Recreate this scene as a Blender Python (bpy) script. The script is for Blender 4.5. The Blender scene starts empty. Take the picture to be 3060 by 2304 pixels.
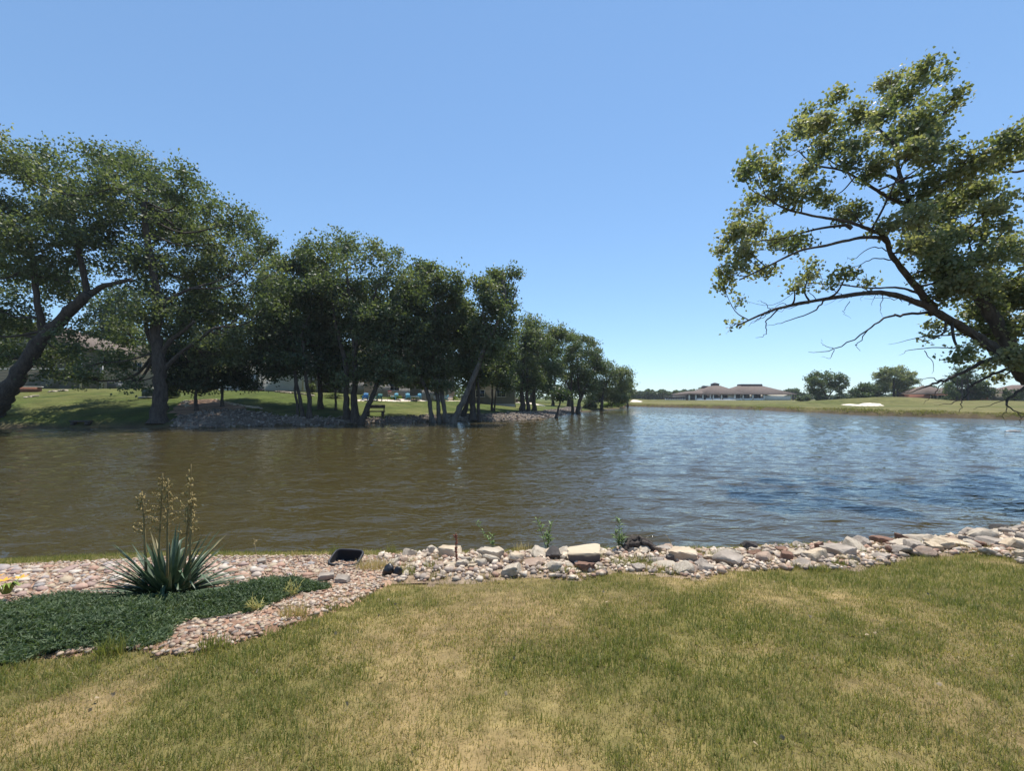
import bpy, bmesh, math, random
import numpy as np
from mathutils import Vector, Matrix
R = math.radians
rng = np.random.default_rng(7)
random.seed(7)
S = bpy.context.scene
COL = S.collection

# ------------------------------------------------------------------ camera, light, sky
F = 1329.4; CX, CY = 1530.0, 1152.0; HOR = 1189.7; EYE = 2.5
PITCH = math.atan((HOR - CY) / F)
cam = bpy.data.cameras.new('camera'); camo = bpy.data.objects.new('camera', cam); COL.objects.link(camo)
cam.sensor_width = 36.0; cam.lens = F / 3060 * 36.0; cam.clip_start = 0.05; cam.clip_end = 9000
camo.location = (0, 0, EYE); camo.rotation_euler = (math.pi / 2 + PITCH, 0, 0)
S.camera = camo
SUN_EL, SUN_AZ = R(69), R(20)
world = bpy.data.worlds.new('World'); S.world = world; world.use_nodes = True
wn = world.node_tree.nodes; wl = world.node_tree.links
bg = wn['Background']; bg.inputs[1].default_value = 0.15
sky = wn.new('ShaderNodeTexSky'); sky.sky_type = 'NISHITA'; sky.sun_disc = False
sky.sun_elevation = SUN_EL; sky.sun_rotation = SUN_AZ; sky.air_density = 1.0; sky.dust_density = 0.0; sky.ozone_density = 4.0; sky.altitude = 400
gm = wn.new('ShaderNodeGamma'); gm.inputs[1].default_value = .7; wl.new(sky.outputs[0], gm.inputs[0])
tm = wn.new('ShaderNodeMix'); tm.data_type = 'RGBA'; tm.blend_type = 'MULTIPLY'; tm.inputs[0].default_value = 1; tm.inputs[7].default_value = (1.0, 1.25, 1.45, 1)
wl.new(gm.outputs[0], tm.inputs[6]); wl.new(tm.outputs[2], bg.inputs[0])
sunl = bpy.data.lights.new('sun', 'SUN'); sunl.energy = 5.0; sunl.angle = R(0.53); sunl.color = (1, .95, .87)
suno = bpy.data.objects.new('sun', sunl); COL.objects.link(suno)
sv = Vector((math.sin(SUN_AZ) * math.cos(SUN_EL), math.cos(SUN_AZ) * math.cos(SUN_EL), math.sin(SUN_EL)))
suno.rotation_euler = (-sv).to_track_quat('-Z', 'Y').to_euler(); suno.location = sv * 200
S.view_settings.view_transform = 'Standard'; S.view_settings.look = 'None'; S.view_settings.gamma = 1
S.view_settings.exposure = 0.42
S.render.engine = 'CYCLES'

# ------------------------------------------------------------------ pixel helpers
CP, SP = math.cos(PITCH), math.sin(PITCH)
def ray(x, y):
    u = (x - CX) / F; v = (CY - y) / F
    return np.array([u, CP - v * SP, SP + v * CP])
def P(x, y, Y):
    d = ray(x, y); return np.array([0, 0, EYE]) + d * (Y / d[1])
def W(x, y, z=0.0):
    d = ray(x, y); return np.array([0, 0, EYE]) + d * ((z - EYE) / d[2])
def m_per_px(Y): return Y / F

# ------------------------------------------------------------------ noise
class VN:
    def __init__(s, seed): s.t = np.random.default_rng(seed).random((256, 256))
    def __call__(s, x, y, sc):
        x = np.asarray(x, float) * sc + 1000; y = np.asarray(y, float) * sc + 1000
        i = np.floor(x).astype(int); j = np.floor(y).astype(int); fx = x - i; fy = y - j
        fx = fx * fx * (3 - 2 * fx); fy = fy * fy * (3 - 2 * fy)
        g = lambda a, b: s.t[a % 256, b % 256]
        return (g(i, j) * (1 - fx) + g(i + 1, j) * fx) * (1 - fy) + (g(i, j + 1) * (1 - fx) + g(i + 1, j + 1) * fx) * fy
N1, N2, N3 = VN(1), VN(2), VN(3)

# ------------------------------------------------------------------ lake outline and terrain
near_px = [(-500, 1712), (-200, 1692), (0, 1680), (330, 1664), (650, 1654), (1000, 1652), (1300, 1650), (1550, 1648), (1900, 1640), (2150, 1640),
           (2300, 1633), (2600, 1618), (2800, 1605), (2950, 1588), (3060, 1572)]
near = [W(*p)[:2] for p in near_px]
left_px = [(-150, 1281), (0, 1281), (270, 1279), (480, 1279), (560, 1280), (700, 1277), (900, 1271), (1080, 1266), (1285, 1262), (1363, 1260),
           (1500, 1257), (1616, 1254), (1660, 1246), (1727, 1233), (1790, 1226), (1838, 1222), (1872, 1219.5)]
far_px = [(1860, 1214), (1950, 1216), (2100, 1219), (2250, 1224), (2400, 1231), (2600, 1240), (2900, 1249), (3060, 1253.5)]
lake = [(-38, 2), (-18, 5.0)] + [tuple(p) for p in near] + [(13.2, 10.9), (16.6, 12.8), (19.6, 16.5), (25, 19), (40, 20), (60, 20), (72, 27), (67, 38)]
lake += [tuple(W(*p)[:2]) for p in far_px[::-1]] + [tuple(W(*p)[:2]) for p in left_px[::-1]] + [(-58, 32), (-74, 20), (-72, 8), (-55, 2)]
LK = np.array(lake)
def inpoly(poly, x, y):
    poly = np.asarray(poly); x = np.asarray(x, float); y = np.asarray(y, float); c = np.zeros(x.shape, bool)
    x0, y0 = poly[:, 0], poly[:, 1]; x1, y1 = np.roll(x0, -1), np.roll(y0, -1)
    for a, b, e, f in zip(x0, y0, x1, y1):
        if b == f: continue
        c ^= ((b > y) != (f > y)) & (x < (e - a) * (y - b) / (f - b) + a)
    return c
def polydist(poly, x, y):
    poly = np.asarray(poly); d = np.full(np.shape(x), 1e9); q = np.roll(poly, -1, 0)
    for a, b in zip(poly, q):
        vx, vy = b - a; L = vx * vx + vy * vy + 1e-12
        t = np.clip(((x - a[0]) * vx + (y - a[1]) * vy) / L, 0, 1)
        d = np.minimum(d, np.hypot(x - a[0] - t * vx, y - a[1] - t * vy))
    return d
def shore_d(x, y):
    d = polydist(LK, x, y); return np.where(inpoly(LK, x, y), -d, d)
def sstep(a, b, t):
    t = np.clip((t - a) / (b - a), 0, 1); return t * t * (3 - 2 * t)
MOUNDS = [(P(2690, 1190, 99), 1.35, 13, 7), (P(2480, 1190, 104), .7, 14, 7), (P(1905, 1190, 162), 1.0, 9, 6), (P(2010, 1190, 175), .5, 14, 8), (P(2950, 1190, 110), .7, 20, 9)]
def H(x, y):
    x = np.asarray(x, float); y = np.asarray(y, float)
    d = shore_d(x, y) + (N3(x, y, .9) - .5) * .25 * sstep(2, 12, y) + (N2(x, y, .25) - .5) * 1.2 * sstep(25, 40, y)
    wet = np.maximum(-1.3, d * .45)
    zn = np.interp(d, [0, .3, .8, 1.5, 3, 6, 12, 40, 200], [0, .13, .28, .40, .60, .98, 1.4, 1.8, 2.2])
    top = np.interp(x, [-45, -25, -12, 0, 10, 25], [3.6, 3.2, 2.1, 1.55, 1.2, .9])
    zl = top * np.interp(d, [0, .5, 2.5, 6, 18, 60, 400], [0, .1, .30, .48, 1, 1.1, 1.2])
    zf = np.interp(d, [0, .35, 1.2, 10, 40, 150, 900], [0, .5, .8, .95, 1.2, 1.4, 1.6])
    wl_ = (1 - sstep(-8, 8, x - (30 + (y - 110) * .16)))
    wfar = sstep(18, 30, y)
    z = zn * (1 - wfar) + wfar * (zl * wl_ + zf * (1 - wl_))
    z = z + (N1(x, y, .35) - .5) * .10 * sstep(1, 4, d)
    for (c, h, rx, ry) in MOUNDS:
        z = z + h * np.exp(-((x - c[0]) / rx) ** 2 - ((y - c[1]) / ry) ** 2) * sstep(.5, 6, d)
    return np.where(d > 0, z, wet)
def h1(x, y): return float(H(np.array([x]), np.array([y]))[0])
def G(px, py, zoff=0.0, ymin=1.0, ymax=600):
    d = ray(px, py); t = np.geomspace(ymin, ymax, 900)
    pts = np.array([0, 0, EYE])[None] + d[None] * (t / d[1])[:, None]
    hh = np.maximum(H(pts[:, 0], pts[:, 1]), 0) + zoff
    k = np.argmax(pts[:, 2] < hh)
    if not (pts[:, 2] < hh).any(): k = len(t) - 1
    if k == 0: return pts[0]
    a, b = pts[k - 1], pts[k]; fa = a[2] - hh[k - 1]; fb = b[2] - hh[k]; s = fa / (fa - fb + 1e-9)
    return a + (b - a) * s

# ------------------------------------------------------------------ mesh helpers
def tag(o, label=None, category=None, group=None, kind=None):
    for k, v in (('label', label), ('category', category), ('group', group), ('kind', kind)):
        if v: o[k] = v
    return o
def empty(name, loc=(0, 0, 0), rz=0, **kw):
    o = bpy.data.objects.new(name, None); o.empty_display_size = .1; COL.objects.link(o)
    o.location = [float(v) for v in loc]; o.rotation_euler = (0, 0, rz); return tag(o, **kw)
def mkmesh(name, V, Fs, mats=(), smooth=False, attr=None):
    me = bpy.data.meshes.new(name); V = np.asarray(V, np.float32)
    Fs = [np.asarray(f, np.int32) for f in Fs if len(f)]
    nl = sum(f.size for f in Fs); npoly = sum(len(f) for f in Fs)
    me.vertices.add(len(V)); me.vertices.foreach_set('co', V.ravel())
    me.loops.add(nl); me.loops.foreach_set('vertex_index', np.concatenate([f.ravel() for f in Fs]))
    tot = np.concatenate([np.full(len(f), f.shape[1], np.int32) for f in Fs]); st = np.concatenate([[0], np.cumsum(tot)[:-1]]).astype(np.int32)
    me.polygons.add(npoly); me.polygons.foreach_set('loop_start', st)
    me.update(calc_edges=True)
    if smooth: me.polygons.foreach_set('use_smooth', np.ones(npoly, bool))
    if attr is not None:
        for k, a in attr.items():
            a = np.asarray(a, np.float32)
            if a.ndim == 1:
                at = me.attributes.new(k, 'FLOAT', 'POINT'); at.data.foreach_set('value', a)
            else:
                at = me.attributes.new(k, 'FLOAT_COLOR', 'POINT'); at.data.foreach_set('color', np.c_[a, np.ones(len(a))].astype(np.float32).ravel())
    for m in mats: me.materials.append(m)
    return me
def link(name, me, parent=None, loc=(0, 0, 0), rot=None, scale=None, **kw):
    o = bpy.data.objects.new(name, me); COL.objects.link(o); o.location = [float(v) for v in loc]
    if rot is not None: o.rotation_euler = rot
    if scale is not None: o.scale = scale
    if parent: o.parent = parent
    return tag(o, **kw)
class MB:
    """collects boxes, tubes and quads into one mesh"""
    def __init__(s): s.V = []; s.T = []; s.Q = []; s.n = 0; s.A = []
    def add(s, V, T=(), Q=(), a=None):
        V = np.asarray(V, float)
        if len(T): s.T.append(np.asarray(T) + s.n)
        if len(Q): s.Q.append(np.asarray(Q) + s.n)
        s.V.append(V); s.n += len(V)
        if a is not None: s.A.append(np.broadcast_to(np.asarray(a, float), (len(V),) if np.ndim(a) < 2 and np.size(a) in (1, len(V)) else (len(V), 3)))
        return s
    def box(s, c, size, rz=0, tilt=0):
        x, y, z = [v / 2 for v in size]
        V = np.array([[-x, -y, -z], [x, -y, -z], [x, y, -z], [-x, y, -z], [-x, -y, z], [x, -y, z], [x, y, z], [-x, y, z]])
        if tilt: ct, st = math.cos(tilt), math.sin(tilt); V = np.c_[V[:, 0], V[:, 1] * ct - V[:, 2] * st, V[:, 1] * st + V[:, 2] * ct]
        if rz: c_, s_ = math.cos(rz), math.sin(rz); V = np.c_[V[:, 0] * c_ - V[:, 1] * s_, V[:, 0] * s_ + V[:, 1] * c_, V[:, 2]]
        return s.add(V + np.asarray(c, float), Q=[[0, 3, 2, 1], [4, 5, 6, 7], [0, 1, 5, 4], [1, 2, 6, 5], [2, 3, 7, 6], [3, 0, 4, 7]])
    def tube(s, pts, rad, sides=6, cap=True):
        pts = np.asarray(pts, float); n = len(pts); rad = np.broadcast_to(np.asarray(rad, float), (n,))
        t = np.gradient(pts, axis=0); t /= np.linalg.norm(t, axis=1)[:, None] + 1e-9
        up = np.array([0, 0, 1.]) if abs(t[0][2]) < .9 else np.array([1., 0, 0])
        a = np.cross(t, up[None]); nn = np.linalg.norm(a, axis=1); a = np.where(nn[:, None] < 1e-4, np.array([[1., 0, 0]]), a / (nn[:, None] + 1e-9)); b = np.cross(t, a)
        th = np.arange(sides) * 2 * math.pi / sides
        V = pts[:, None] + rad[:, None, None] * (np.cos(th)[None, :, None] * a[:, None] + np.sin(th)[None, :, None] * b[:, None])
        V = V.reshape(-1, 3); i = np.arange(n - 1)[:, None] * sides; j = np.arange(sides)[None]; j2 = (j + 1) % sides
        Q = np.stack([i + j, i + j2, i + sides + j2, i + sides + j], -1).reshape(-1, 4)
        T = []
        if cap:
            V = np.r_[V, pts[-1:]]; k = (n - 1) * sides; T = np.stack([k + np.arange(sides), k + (np.arange(sides) + 1) % sides, np.full(sides, n * sides)], -1)
        return s.add(V, T, Q)
    def mesh(s, name, mat, smooth=False, attr=None):
        Fs = []
        if s.Q: Fs.append(np.concatenate(s.Q))
        if s.T: Fs.append(np.concatenate(s.T))
        return mkmesh(name, np.concatenate(s.V), Fs, [mat], smooth, attr)
    def build(s, name, mat, parent=None, smooth=False, attr=None, **kw):
        return link(name, s.mesh(name, mat, smooth, attr), parent, **kw)
def spline(pts, n=6):
    p = np.asarray(pts, float)
    if len(p) < 3: return np.array([p[0] + (p[-1] - p[0]) * t for t in np.linspace(0, 1, n)])
    q = np.r_[[2 * p[0] - p[1]], p, [2 * p[-1] - p[-2]]]; out = []
    for i in range(1, len(q) - 2):
        for t in np.linspace(0, 1, n, endpoint=False):
            a, b, c, d = q[i - 1], q[i], q[i + 1], q[i + 2]
            out.append(.5 * (2 * b + (c - a) * t + (2 * a - 5 * b + 4 * c - d) * t * t + (3 * b - a - 3 * c + d) * t ** 3))
    out.append(p[-1]); return np.array(out)

# ------------------------------------------------------------------ materials
def mat_new(name):
    m = bpy.data.materials.new(name); m.use_nodes = True; nt = m.node_tree
    return m, nt, nt.nodes, nt.links, nt.nodes['Principled BSDF']
def ramp(nodes, stops):
    r = nodes.new('ShaderNodeValToRGB'); e = r.color_ramp.elements
    while len(e) < len(stops): e.new(.5)
    for k, (p, c) in zip(e, stops): k.position = p; k.color = (*c, 1)
    return r
def noise_mat(name, stops, scale=5, detail=6, rough=.9, bump=0, bscale=None, coord='Object', spec=.3, stretch=None, dist=.02):
    m, nt, n, l, b = mat_new(name)
    tc = n.new('ShaderNodeTexCoord'); mp = n.new('ShaderNodeMapping'); l.new(tc.outputs[coord], mp.inputs[0])
    if stretch: mp.inputs['Scale'].default_value = stretch
    t = n.new('ShaderNodeTexNoise'); t.inputs['Scale'].default_value = scale; t.inputs['Detail'].default_value = detail; t.inputs['Roughness'].default_value = .65
    l.new(mp.outputs[0], t.inputs[0]); r = ramp(n, stops); l.new(t.outputs[0], r.inputs[0]); l.new(r.outputs[0], b.inputs['Base Color'])
    b.inputs['Roughness'].default_value = rough; b.inputs['Specular IOR Level'].default_value = spec
    if bump:
        t2 = n.new('ShaderNodeTexNoise'); t2.inputs['Scale'].default_value = bscale or scale * 3; t2.inputs['Detail'].default_value = 5; l.new(mp.outputs[0], t2.inputs[0])
        bp = n.new('ShaderNodeBump'); bp.inputs['Strength'].default_value = bump; bp.inputs['Distance'].default_value = dist
        l.new(t2.outputs[0], bp.inputs['Height']); l.new(bp.outputs[0], b.inputs['Normal'])
    return m
def attr_leaf_mat(name, stops, trans=.35, rough=.45, spec=.5, tcol=(1.35, 1.4, .6)):
    m, nt, n, l, b = mat_new(name)
    a = n.new('ShaderNodeAttribute'); a.attribute_name = 'tint'; r = ramp(n, stops); l.new(a.outputs['Fac'], r.inputs[0]); l.new(r.outputs[0], b.inputs['Base Color'])
    b.inputs['Roughness'].default_value = rough; b.inputs['Specular IOR Level'].default_value = spec
    if trans:
        tr = n.new('ShaderNodeBsdfTranslucent'); mx = n.new('ShaderNodeMixShader'); mx.inputs[0].default_value = trans
        mc = n.new('ShaderNodeMix'); mc.data_type = 'RGBA'; mc.blend_type = 'MULTIPLY'; mc.inputs[0].default_value = 1; mc.inputs[7].default_value = (*tcol, 1)
        l.new(r.outputs[0], mc.inputs[6]); l.new(mc.outputs[2], tr.inputs[0]); l.new(b.outputs[0], mx.inputs[1]); l.new(tr.outputs[0], mx.inputs[2])
        l.new(mx.outputs[0], n['Material Output'].inputs[0])
    return m
def flat_mat(name, col, rough=.7, var=.12, scale=6, spec=.3, bump=0):
    c = np.array(col); return noise_mat(name, [(.3, tuple(c * (1 - var))), (.7, tuple(np.minimum(c * (1 + var), 1)))], scale, 5, rough, bump, scale * 4, spec=spec)

M = {}
M['bark'] = noise_mat('bark', [(.3, (.03, .024, .02)), (.7, (.10, .082, .068))], 6, 8, .95, .9, 14, stretch=(1, 1, .25), dist=.05)
M['bark_pale'] = noise_mat('bark_pale', [(.3, (.06, .05, .042)), (.7, (.17, .148, .126))], 6, 8, .95, .8, 14, stretch=(1, 1, .25), dist=.05)
M['twig'] = noise_mat('twig', [(.3, (.16, .13, .11)), (.7, (.34, .28, .24))], 4, 4, .9)
M['leaf'] = attr_leaf_mat('leaf', [(0, (.05, .072, .036)), (.5, (.105, .136, .07)), (.85, (.17, .195, .11)), (1, (.28, .28, .17))], .45, .5, .4)
M['leaf_dark'] = attr_leaf_mat('leaf_dark', [(0, (.032, .052, .026)), (.6, (.062, .092, .044)), (1, (.105, .14, .07))], .35, .5, .4)
M['leaf_pale'] = attr_leaf_mat('leaf_pale', [(0, (.05, .075, .035)), (.6, (.085, .12, .05)), (1, (.15, .18, .09))], .3, .5, .4)
M['leaf_yellow'] = attr_leaf_mat('leaf_yellow', [(0, (.06, .10, .01)), (.6, (.12, .18, .02)), (1, (.2, .26, .03))], .4, .45, .4)
M['juniper'] = attr_leaf_mat('juniper', [(0, (.038, .062, .028)), (.6, (.098, .14, .064)), (1, (.20, .235, .11))], .3, .6, .3)
M['blade'] = attr_leaf_mat('blade', [(0, (.15, .175, .045)), (.35, (.255, .25, .078)), (.6, (.35, .295, .115)), (.8, (.44, .34, .165)), (1, (.56, .44, .27))], .42, .6, .3, (1.1, 1.15, .7))
M['yucca'] = noise_mat('yucca', [(.3, (.035, .06, .03)), (.7, (.09, .135, .068))], 8, 3, .5, spec=.5, stretch=(1, 1, 1))
M['yucca_dry'] = flat_mat('yucca_dry', (.28, .24, .13), .8)
M['pod'] = noise_mat('pod', [(.3, (.21, .155, .055)), (.7, (.38, .29, .12))], 20, 3, .7)
M['stalk'] = noise_mat('stalk', [(.3, (.16, .12, .05)), (.7, (.28, .21, .09))], 20, 3, .8)
M['weed'] = flat_mat('weed', (.13, .2, .055), .6, .2, 20)
M['dock'] = flat_mat('dock', (.22, .085, .05), .8, .25, 30)
M['straw'] = flat_mat('straw', (.42, .32, .16), .8, .25, 30)

def rock_mat(name, a, b_, c, scale=3.0):
    return noise_mat(name, [(.28, a), (.5, b_), (.74, c)], scale, 9, .92, .55, scale * 6, spec=.25, dist=.02)
M['rock_tan'] = rock_mat('rock_tan', (.29, .21, .135), (.48, .385, .27), (.60, .50, .365))
M['rock_pale'] = rock_mat('rock_pale', (.27, .215, .155), (.43, .365, .28), (.55, .48, .385))
M['rock_grey'] = rock_mat('rock_grey', (.17, .14, .112), (.32, .27, .22), (.46, .395, .325))
M['rock_pink'] = rock_mat('rock_pink', (.25, .165, .12), (.37, .27, .20), (.46, .36, .28))
M['rock_brown'] = rock_mat('rock_brown', (.11, .06, .04), (.20, .115, .08), (.27, .165, .12))
M['rock_dark'] = rock_mat('rock_dark', (.03, .027, .025), (.075, .066, .06), (.14, .125, .11))
ROCKM = ['rock_tan', 'rock_pale', 'rock_grey', 'rock_pink', 'rock_brown']

def attr_mat(name, rough=.9, bump=0, spec=.25, bscale=60, nz=.35, nscale=40):
    """vertex colour times a little noise"""
    m, nt, n, l, b = mat_new(name)
    a = n.new('ShaderNodeAttribute'); a.attribute_name = 'tint'
    tc = n.new('ShaderNodeTexCoord'); t = n.new('ShaderNodeTexNoise'); t.inputs['Scale'].default_value = nscale; t.inputs['Detail'].default_value = 6; l.new(tc.outputs['Object'], t.inputs[0])
    r = ramp(n, [(.25, (1 - nz,) * 3), (.75, (1 + nz,) * 3)]); l.new(t.outputs[0], r.inputs[0])
    mc = n.new('ShaderNodeMix'); mc.data_type = 'RGBA'; mc.blend_type = 'MULTIPLY'; mc.inputs[0].default_value = 1
    tb = n.new('ShaderNodeTexNoise'); tb.inputs['Scale'].default_value = nscale / 14; tb.inputs['Detail'].default_value = 7; l.new(tc.outputs['Object'], tb.inputs[0]); rb = ramp(n, [(.3, (1 - nz * .7,) * 3), (.7, (1 + nz * .7, 1 + nz * .6, 1 + nz * .5))]); l.new(tb.outputs[0], rb.inputs[0])
    m2 = n.new('ShaderNodeMix'); m2.data_type = 'RGBA'; m2.blend_type = 'MULTIPLY'; m2.inputs[0].default_value = 1; l.new(a.outputs['Color'], m2.inputs[6]); l.new(rb.outputs[0], m2.inputs[7])
    l.new(m2.outputs[2], mc.inputs[6]); l.new(r.outputs[0], mc.inputs[7]); l.new(mc.outputs[2], b.inputs['Base Color'])
    b.inputs['Roughness'].default_value = rough; b.inputs['Specular IOR Level'].default_value = spec
    if bump:
        t2 = n.new('ShaderNodeTexNoise'); t2.inputs['Scale'].default_value = bscale; t2.inputs['Detail'].default_value = 6; l.new(tc.outputs['Object'], t2.inputs[0])
        bp = n.new('ShaderNodeBump'); bp.inputs['Strength'].default_value = bump; bp.inputs['Distance'].default_value = .03; l.new(t2.outputs[0], bp.inputs['Height']); l.new(bp.outputs[0], b.inputs['Normal'])
    return m
M['ground'] = attr_mat('ground', 1, .8, .1, 25, .4, 9)
M['pebble'] = attr_mat('pebble', .75, 0, .35, 60, .25, 30)

# water: brown silty body under a wind-rippled surface
def water_mat():
    m, nt, n, l, b = mat_new('water')
    b.inputs['Base Color'].default_value = (.050, .040, .016, 1); b.inputs['Roughness'].default_value = .05; b.inputs['IOR'].default_value = 1.33
    b.inputs['Specular IOR Level'].default_value = .5
    tc = n.new('ShaderNodeTexCoord'); hs = []
    for sx, sy, rz, det, w in ((.35, .9, R(-14), 1, .16), (1.2, 3.0, R(-22), 2, .07), (3.2, 6, R(10), 2, .022)):
        mp = n.new('ShaderNodeMapping'); mp.inputs['Rotation'].default_value = (0, 0, rz); mp.inputs['Scale'].default_value = (sx, sy, 1); l.new(tc.outputs['Object'], mp.inputs[0])
        t = n.new('ShaderNodeTexNoise'); t.inputs['Scale'].default_value = 1; t.inputs['Detail'].default_value = det; t.inputs['Distortion'].default_value = .35; l.new(mp.outputs[0], t.inputs[0])
        q1 = n.new('ShaderNodeMath'); q1.operation = 'MULTIPLY_ADD'; q1.inputs[1].default_value = 2; q1.inputs[2].default_value = -1; l.new(t.outputs[0], q1.inputs[0])
        q2 = n.new('ShaderNodeMath'); q2.operation = 'ABSOLUTE'; l.new(q1.outputs[0], q2.inputs[0])
        k = n.new('ShaderNodeMath'); k.operation = 'MULTIPLY'; k.inputs[1].default_value = -w if sx > 1 else w; l.new((q2 if sx > 1 else t).outputs[0], k.inputs[0]); hs.append(k)
    s = hs[0]
    for k in hs[1:]:
        a = n.new('ShaderNodeMath'); a.operation = 'ADD'; l.new(s.outputs[0], a.inputs[0]); l.new(k.outputs[0], a.inputs[1]); s = a
    bp = n.new('ShaderNodeBump'); bp.inputs['Strength'].default_value = 1; bp.inputs['Distance'].default_value = .55; l.new(s.outputs[0], bp.inputs['Height']); l.new(bp.outputs[0], b.inputs['Normal'])
    return m
M['water'] = water_mat()

# ------------------------------------------------------------------ outlines of the near beds (world XY)
def polyG(px): return np.array([G(*p)[:2] for p in px])
bed_poly = polyG([(-420, 1722), (-150, 1705), (0, 1694), (330, 1678), (650, 1666), (1000, 1664), (1150, 1664), (1290, 1668), (1310, 1700), (1210, 1728), (1150, 1752), (1100, 1785), (1010, 1822), (930, 1850),
                  (800, 1895), (690, 1935), (560, 1962), (470, 1968), (420, 1945), (300, 1952), (200, 1965), (0, 1982), (-250, 2005), (-500, 2025)])
rock_poly = np.array([tuple(p) for p in polyG([(1120, 1662), (1300, 1656), (1550, 1654), (1900, 1646), (2150, 1646), (2300, 1640), (2600, 1625), (2800, 1612), (2950, 1595), (3060, 1579)])]
                     + [(13.2, 10.7), (16, 12.2), (17.5, 11.2), (14.2, 9.0)] +
                     [tuple(p) for p in polyG([(3060, 1690), (3000, 1668), (2900, 1656), (2740, 1664), (2660, 1690), (2560, 1703), (2400, 1706), (2200, 1706), (2090, 1732), (1960, 1716), (1850, 1712), (1720, 1738),
                      (1600, 1726), (1430, 1740), (1300, 1740), (1180, 1745)])])
jun_poly = polyG([(-450, 1872), (-150, 1845), (0, 1836), (150, 1824), (300, 1802), (480, 1800), (640, 1790), (760, 1762), (900, 1748), (970, 1756), (988, 1768), (900, 1792), (820, 1822), (740, 1842), (640, 1858),
                  (565, 1862), (520, 1890), (490, 1930), (440, 1942), (300, 1962), (100, 1987), (0, 1995), (-200, 2010), (-450, 2020)])

# ------------------------------------------------------------------ ground sheet
def axis(lo, hi, fine0, fine1, fs, mid0, mid1, ms, nout=26):
    a = np.arange(fine0, fine1, fs); b = np.arange(fine1, mid1, ms); c = np.arange(mid0, fine0, ms)
    o1 = mid1 + (hi - mid1) * (np.linspace(0, 1, nout) ** 3); o0 = mid0 - (mid0 - lo) * (np.linspace(1, 0, nout) ** 3)
    return np.unique(np.round(np.r_[o0, c, a, b, o1], 4))
gx = axis(-3500, 3500, -9, 15, .16, -80, 90, .9); gy = axis(-3500, 4500, -3, 12, .16, -20, 175, .9)
XX, YY = np.meshgrid(gx, gy); ZZ = H(XX, YY)
nx, ny = len(gx), len(gy); ii = np.arange(ny - 1)[:, None] * nx + np.arange(nx - 1)[None]
GQ = np.stack([ii, ii + 1, ii + nx + 1, ii + nx], -1).reshape(-1, 4)
def lawn_dry(x, y):
    """0 green .. 1 straw: patchy lawn"""
    v = .26 * N1(x, y, .7) + .30 * N2(x, y, 1.7) + .26 * N3(x, y, 4.2) + .18 * N1(x, y, 11)
    def spot(px, py, r, a):
        c = G(px, py); return a * np.exp(-((x - c[0]) ** 2 + (y - c[1]) ** 2) / r ** 2)
    v = v + spot(1500, 1840, .45, .5) + spot(200, 2130, .35, .3) + spot(1330, 1850, .8, .14) + spot(1500, 2250, .5, .15) + spot(2300, 1780, 1.4, .10) + spot(2850, 2100, .5, .12) + spot(1150, 1980, .8, .12)
    v = v - spot(1900, 1900, .8, .12) - spot(2750, 1700, 1.2, .12) - spot(700, 2050, .6, .10) - spot(2200, 2100, .6, .1)
    return v
dsh = shore_d(XX, YY)
def mixc(a, b, t): t = np.clip(t, 0, 1)[..., None]; return np.array(a) * (1 - t) + np.array(b) * t
dry = lawn_dry(XX, YY)
gc_near = mixc((.135, .118, .045), (.23, .17, .082), sstep(.4, .85, dry))
gc_left = mixc((.068, .092, .024), (.12, .125, .044), sstep(.3, .8, .6 * N1(XX, YY, .12) + .4 * N2(XX, YY, .8)))
stripe = .5 + .5 * np.sin(dsh * .55 + 2 * N1(XX, YY, .05))
gc_far = mixc((.095, .105, .032), (.17, .152, .066), .55 * sstep(.25, .8, N2(XX, YY, .06)) + .35 * stripe)
wl_ = 1 - sstep(-6, 6, XX - (30 + (YY - 110) * .16)); wf = sstep(18, 28, YY)
gc = gc_near * (1 - wf)[..., None] + wf[..., None] * (gc_left * wl_[..., None] + gc_far * (1 - wl_)[..., None])
mud = np.array((.09, .07, .045)); wet = sstep(.5, -.1, dsh - .6 * wf)
gc = gc * (1 - wet)[..., None] + mud * wet[..., None]
link('ground', mkmesh('ground', np.c_[XX.ravel(), YY.ravel(), ZZ.ravel()], [GQ], [M['ground']], True, {'tint': gc.reshape(-1, 3)}), kind='structure')
# lake
wy = [4.0]
while wy[-1] < 88: wy.append(wy[-1] * 1.0128)
lx = np.r_[[-92, -75, -60], np.arange(-46, 26, .24), np.arange(26, 48, .5), [60, 80, 96]]; ly = np.r_[[-8, 0, 3], wy, [95, 110, 130, 150]]; LX, LY = np.meshgrid(lx, ly); LZ = 0 * LX
wr = np.random.default_rng(3)
for k in range(34):      # wind waves running toward the near shore
    lam = .42 * 1.9 ** (wr.random() * 1.9); th = R(250) + wr.normal(0, .36); kx, ky = math.cos(th) * 6.283 / lam, math.sin(th) * 6.283 / lam; ph = wr.uniform(0, 6.28)
    amp = .0046 * lam ** .9 * wr.uniform(.5, 1.3) * (.45 + 1.1 * N1(LX + 7 * k, LY, .16)); sn = np.sin(kx * LX + ky * LY + ph)
    LZ += amp * ((sn * .5 + .5) ** 1.5 * 2 - .85) * sstep(lam * 95, lam * 50, LY)
LZ *= sstep(90, 60, LY) * sstep(-47, -42, LX) * sstep(48, 42, LX); nlx = len(lx); q = np.arange(len(ly) - 1)[:, None] * nlx + np.arange(nlx - 1)[None]
link('lake_water', mkmesh('lake_water', np.c_[LX.ravel(), LY.ravel(), LZ.ravel()], [np.stack([q, q + 1, q + nlx + 1, q + nlx], -1).reshape(-1, 4)], [M['water']], True), kind='structure')

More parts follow.
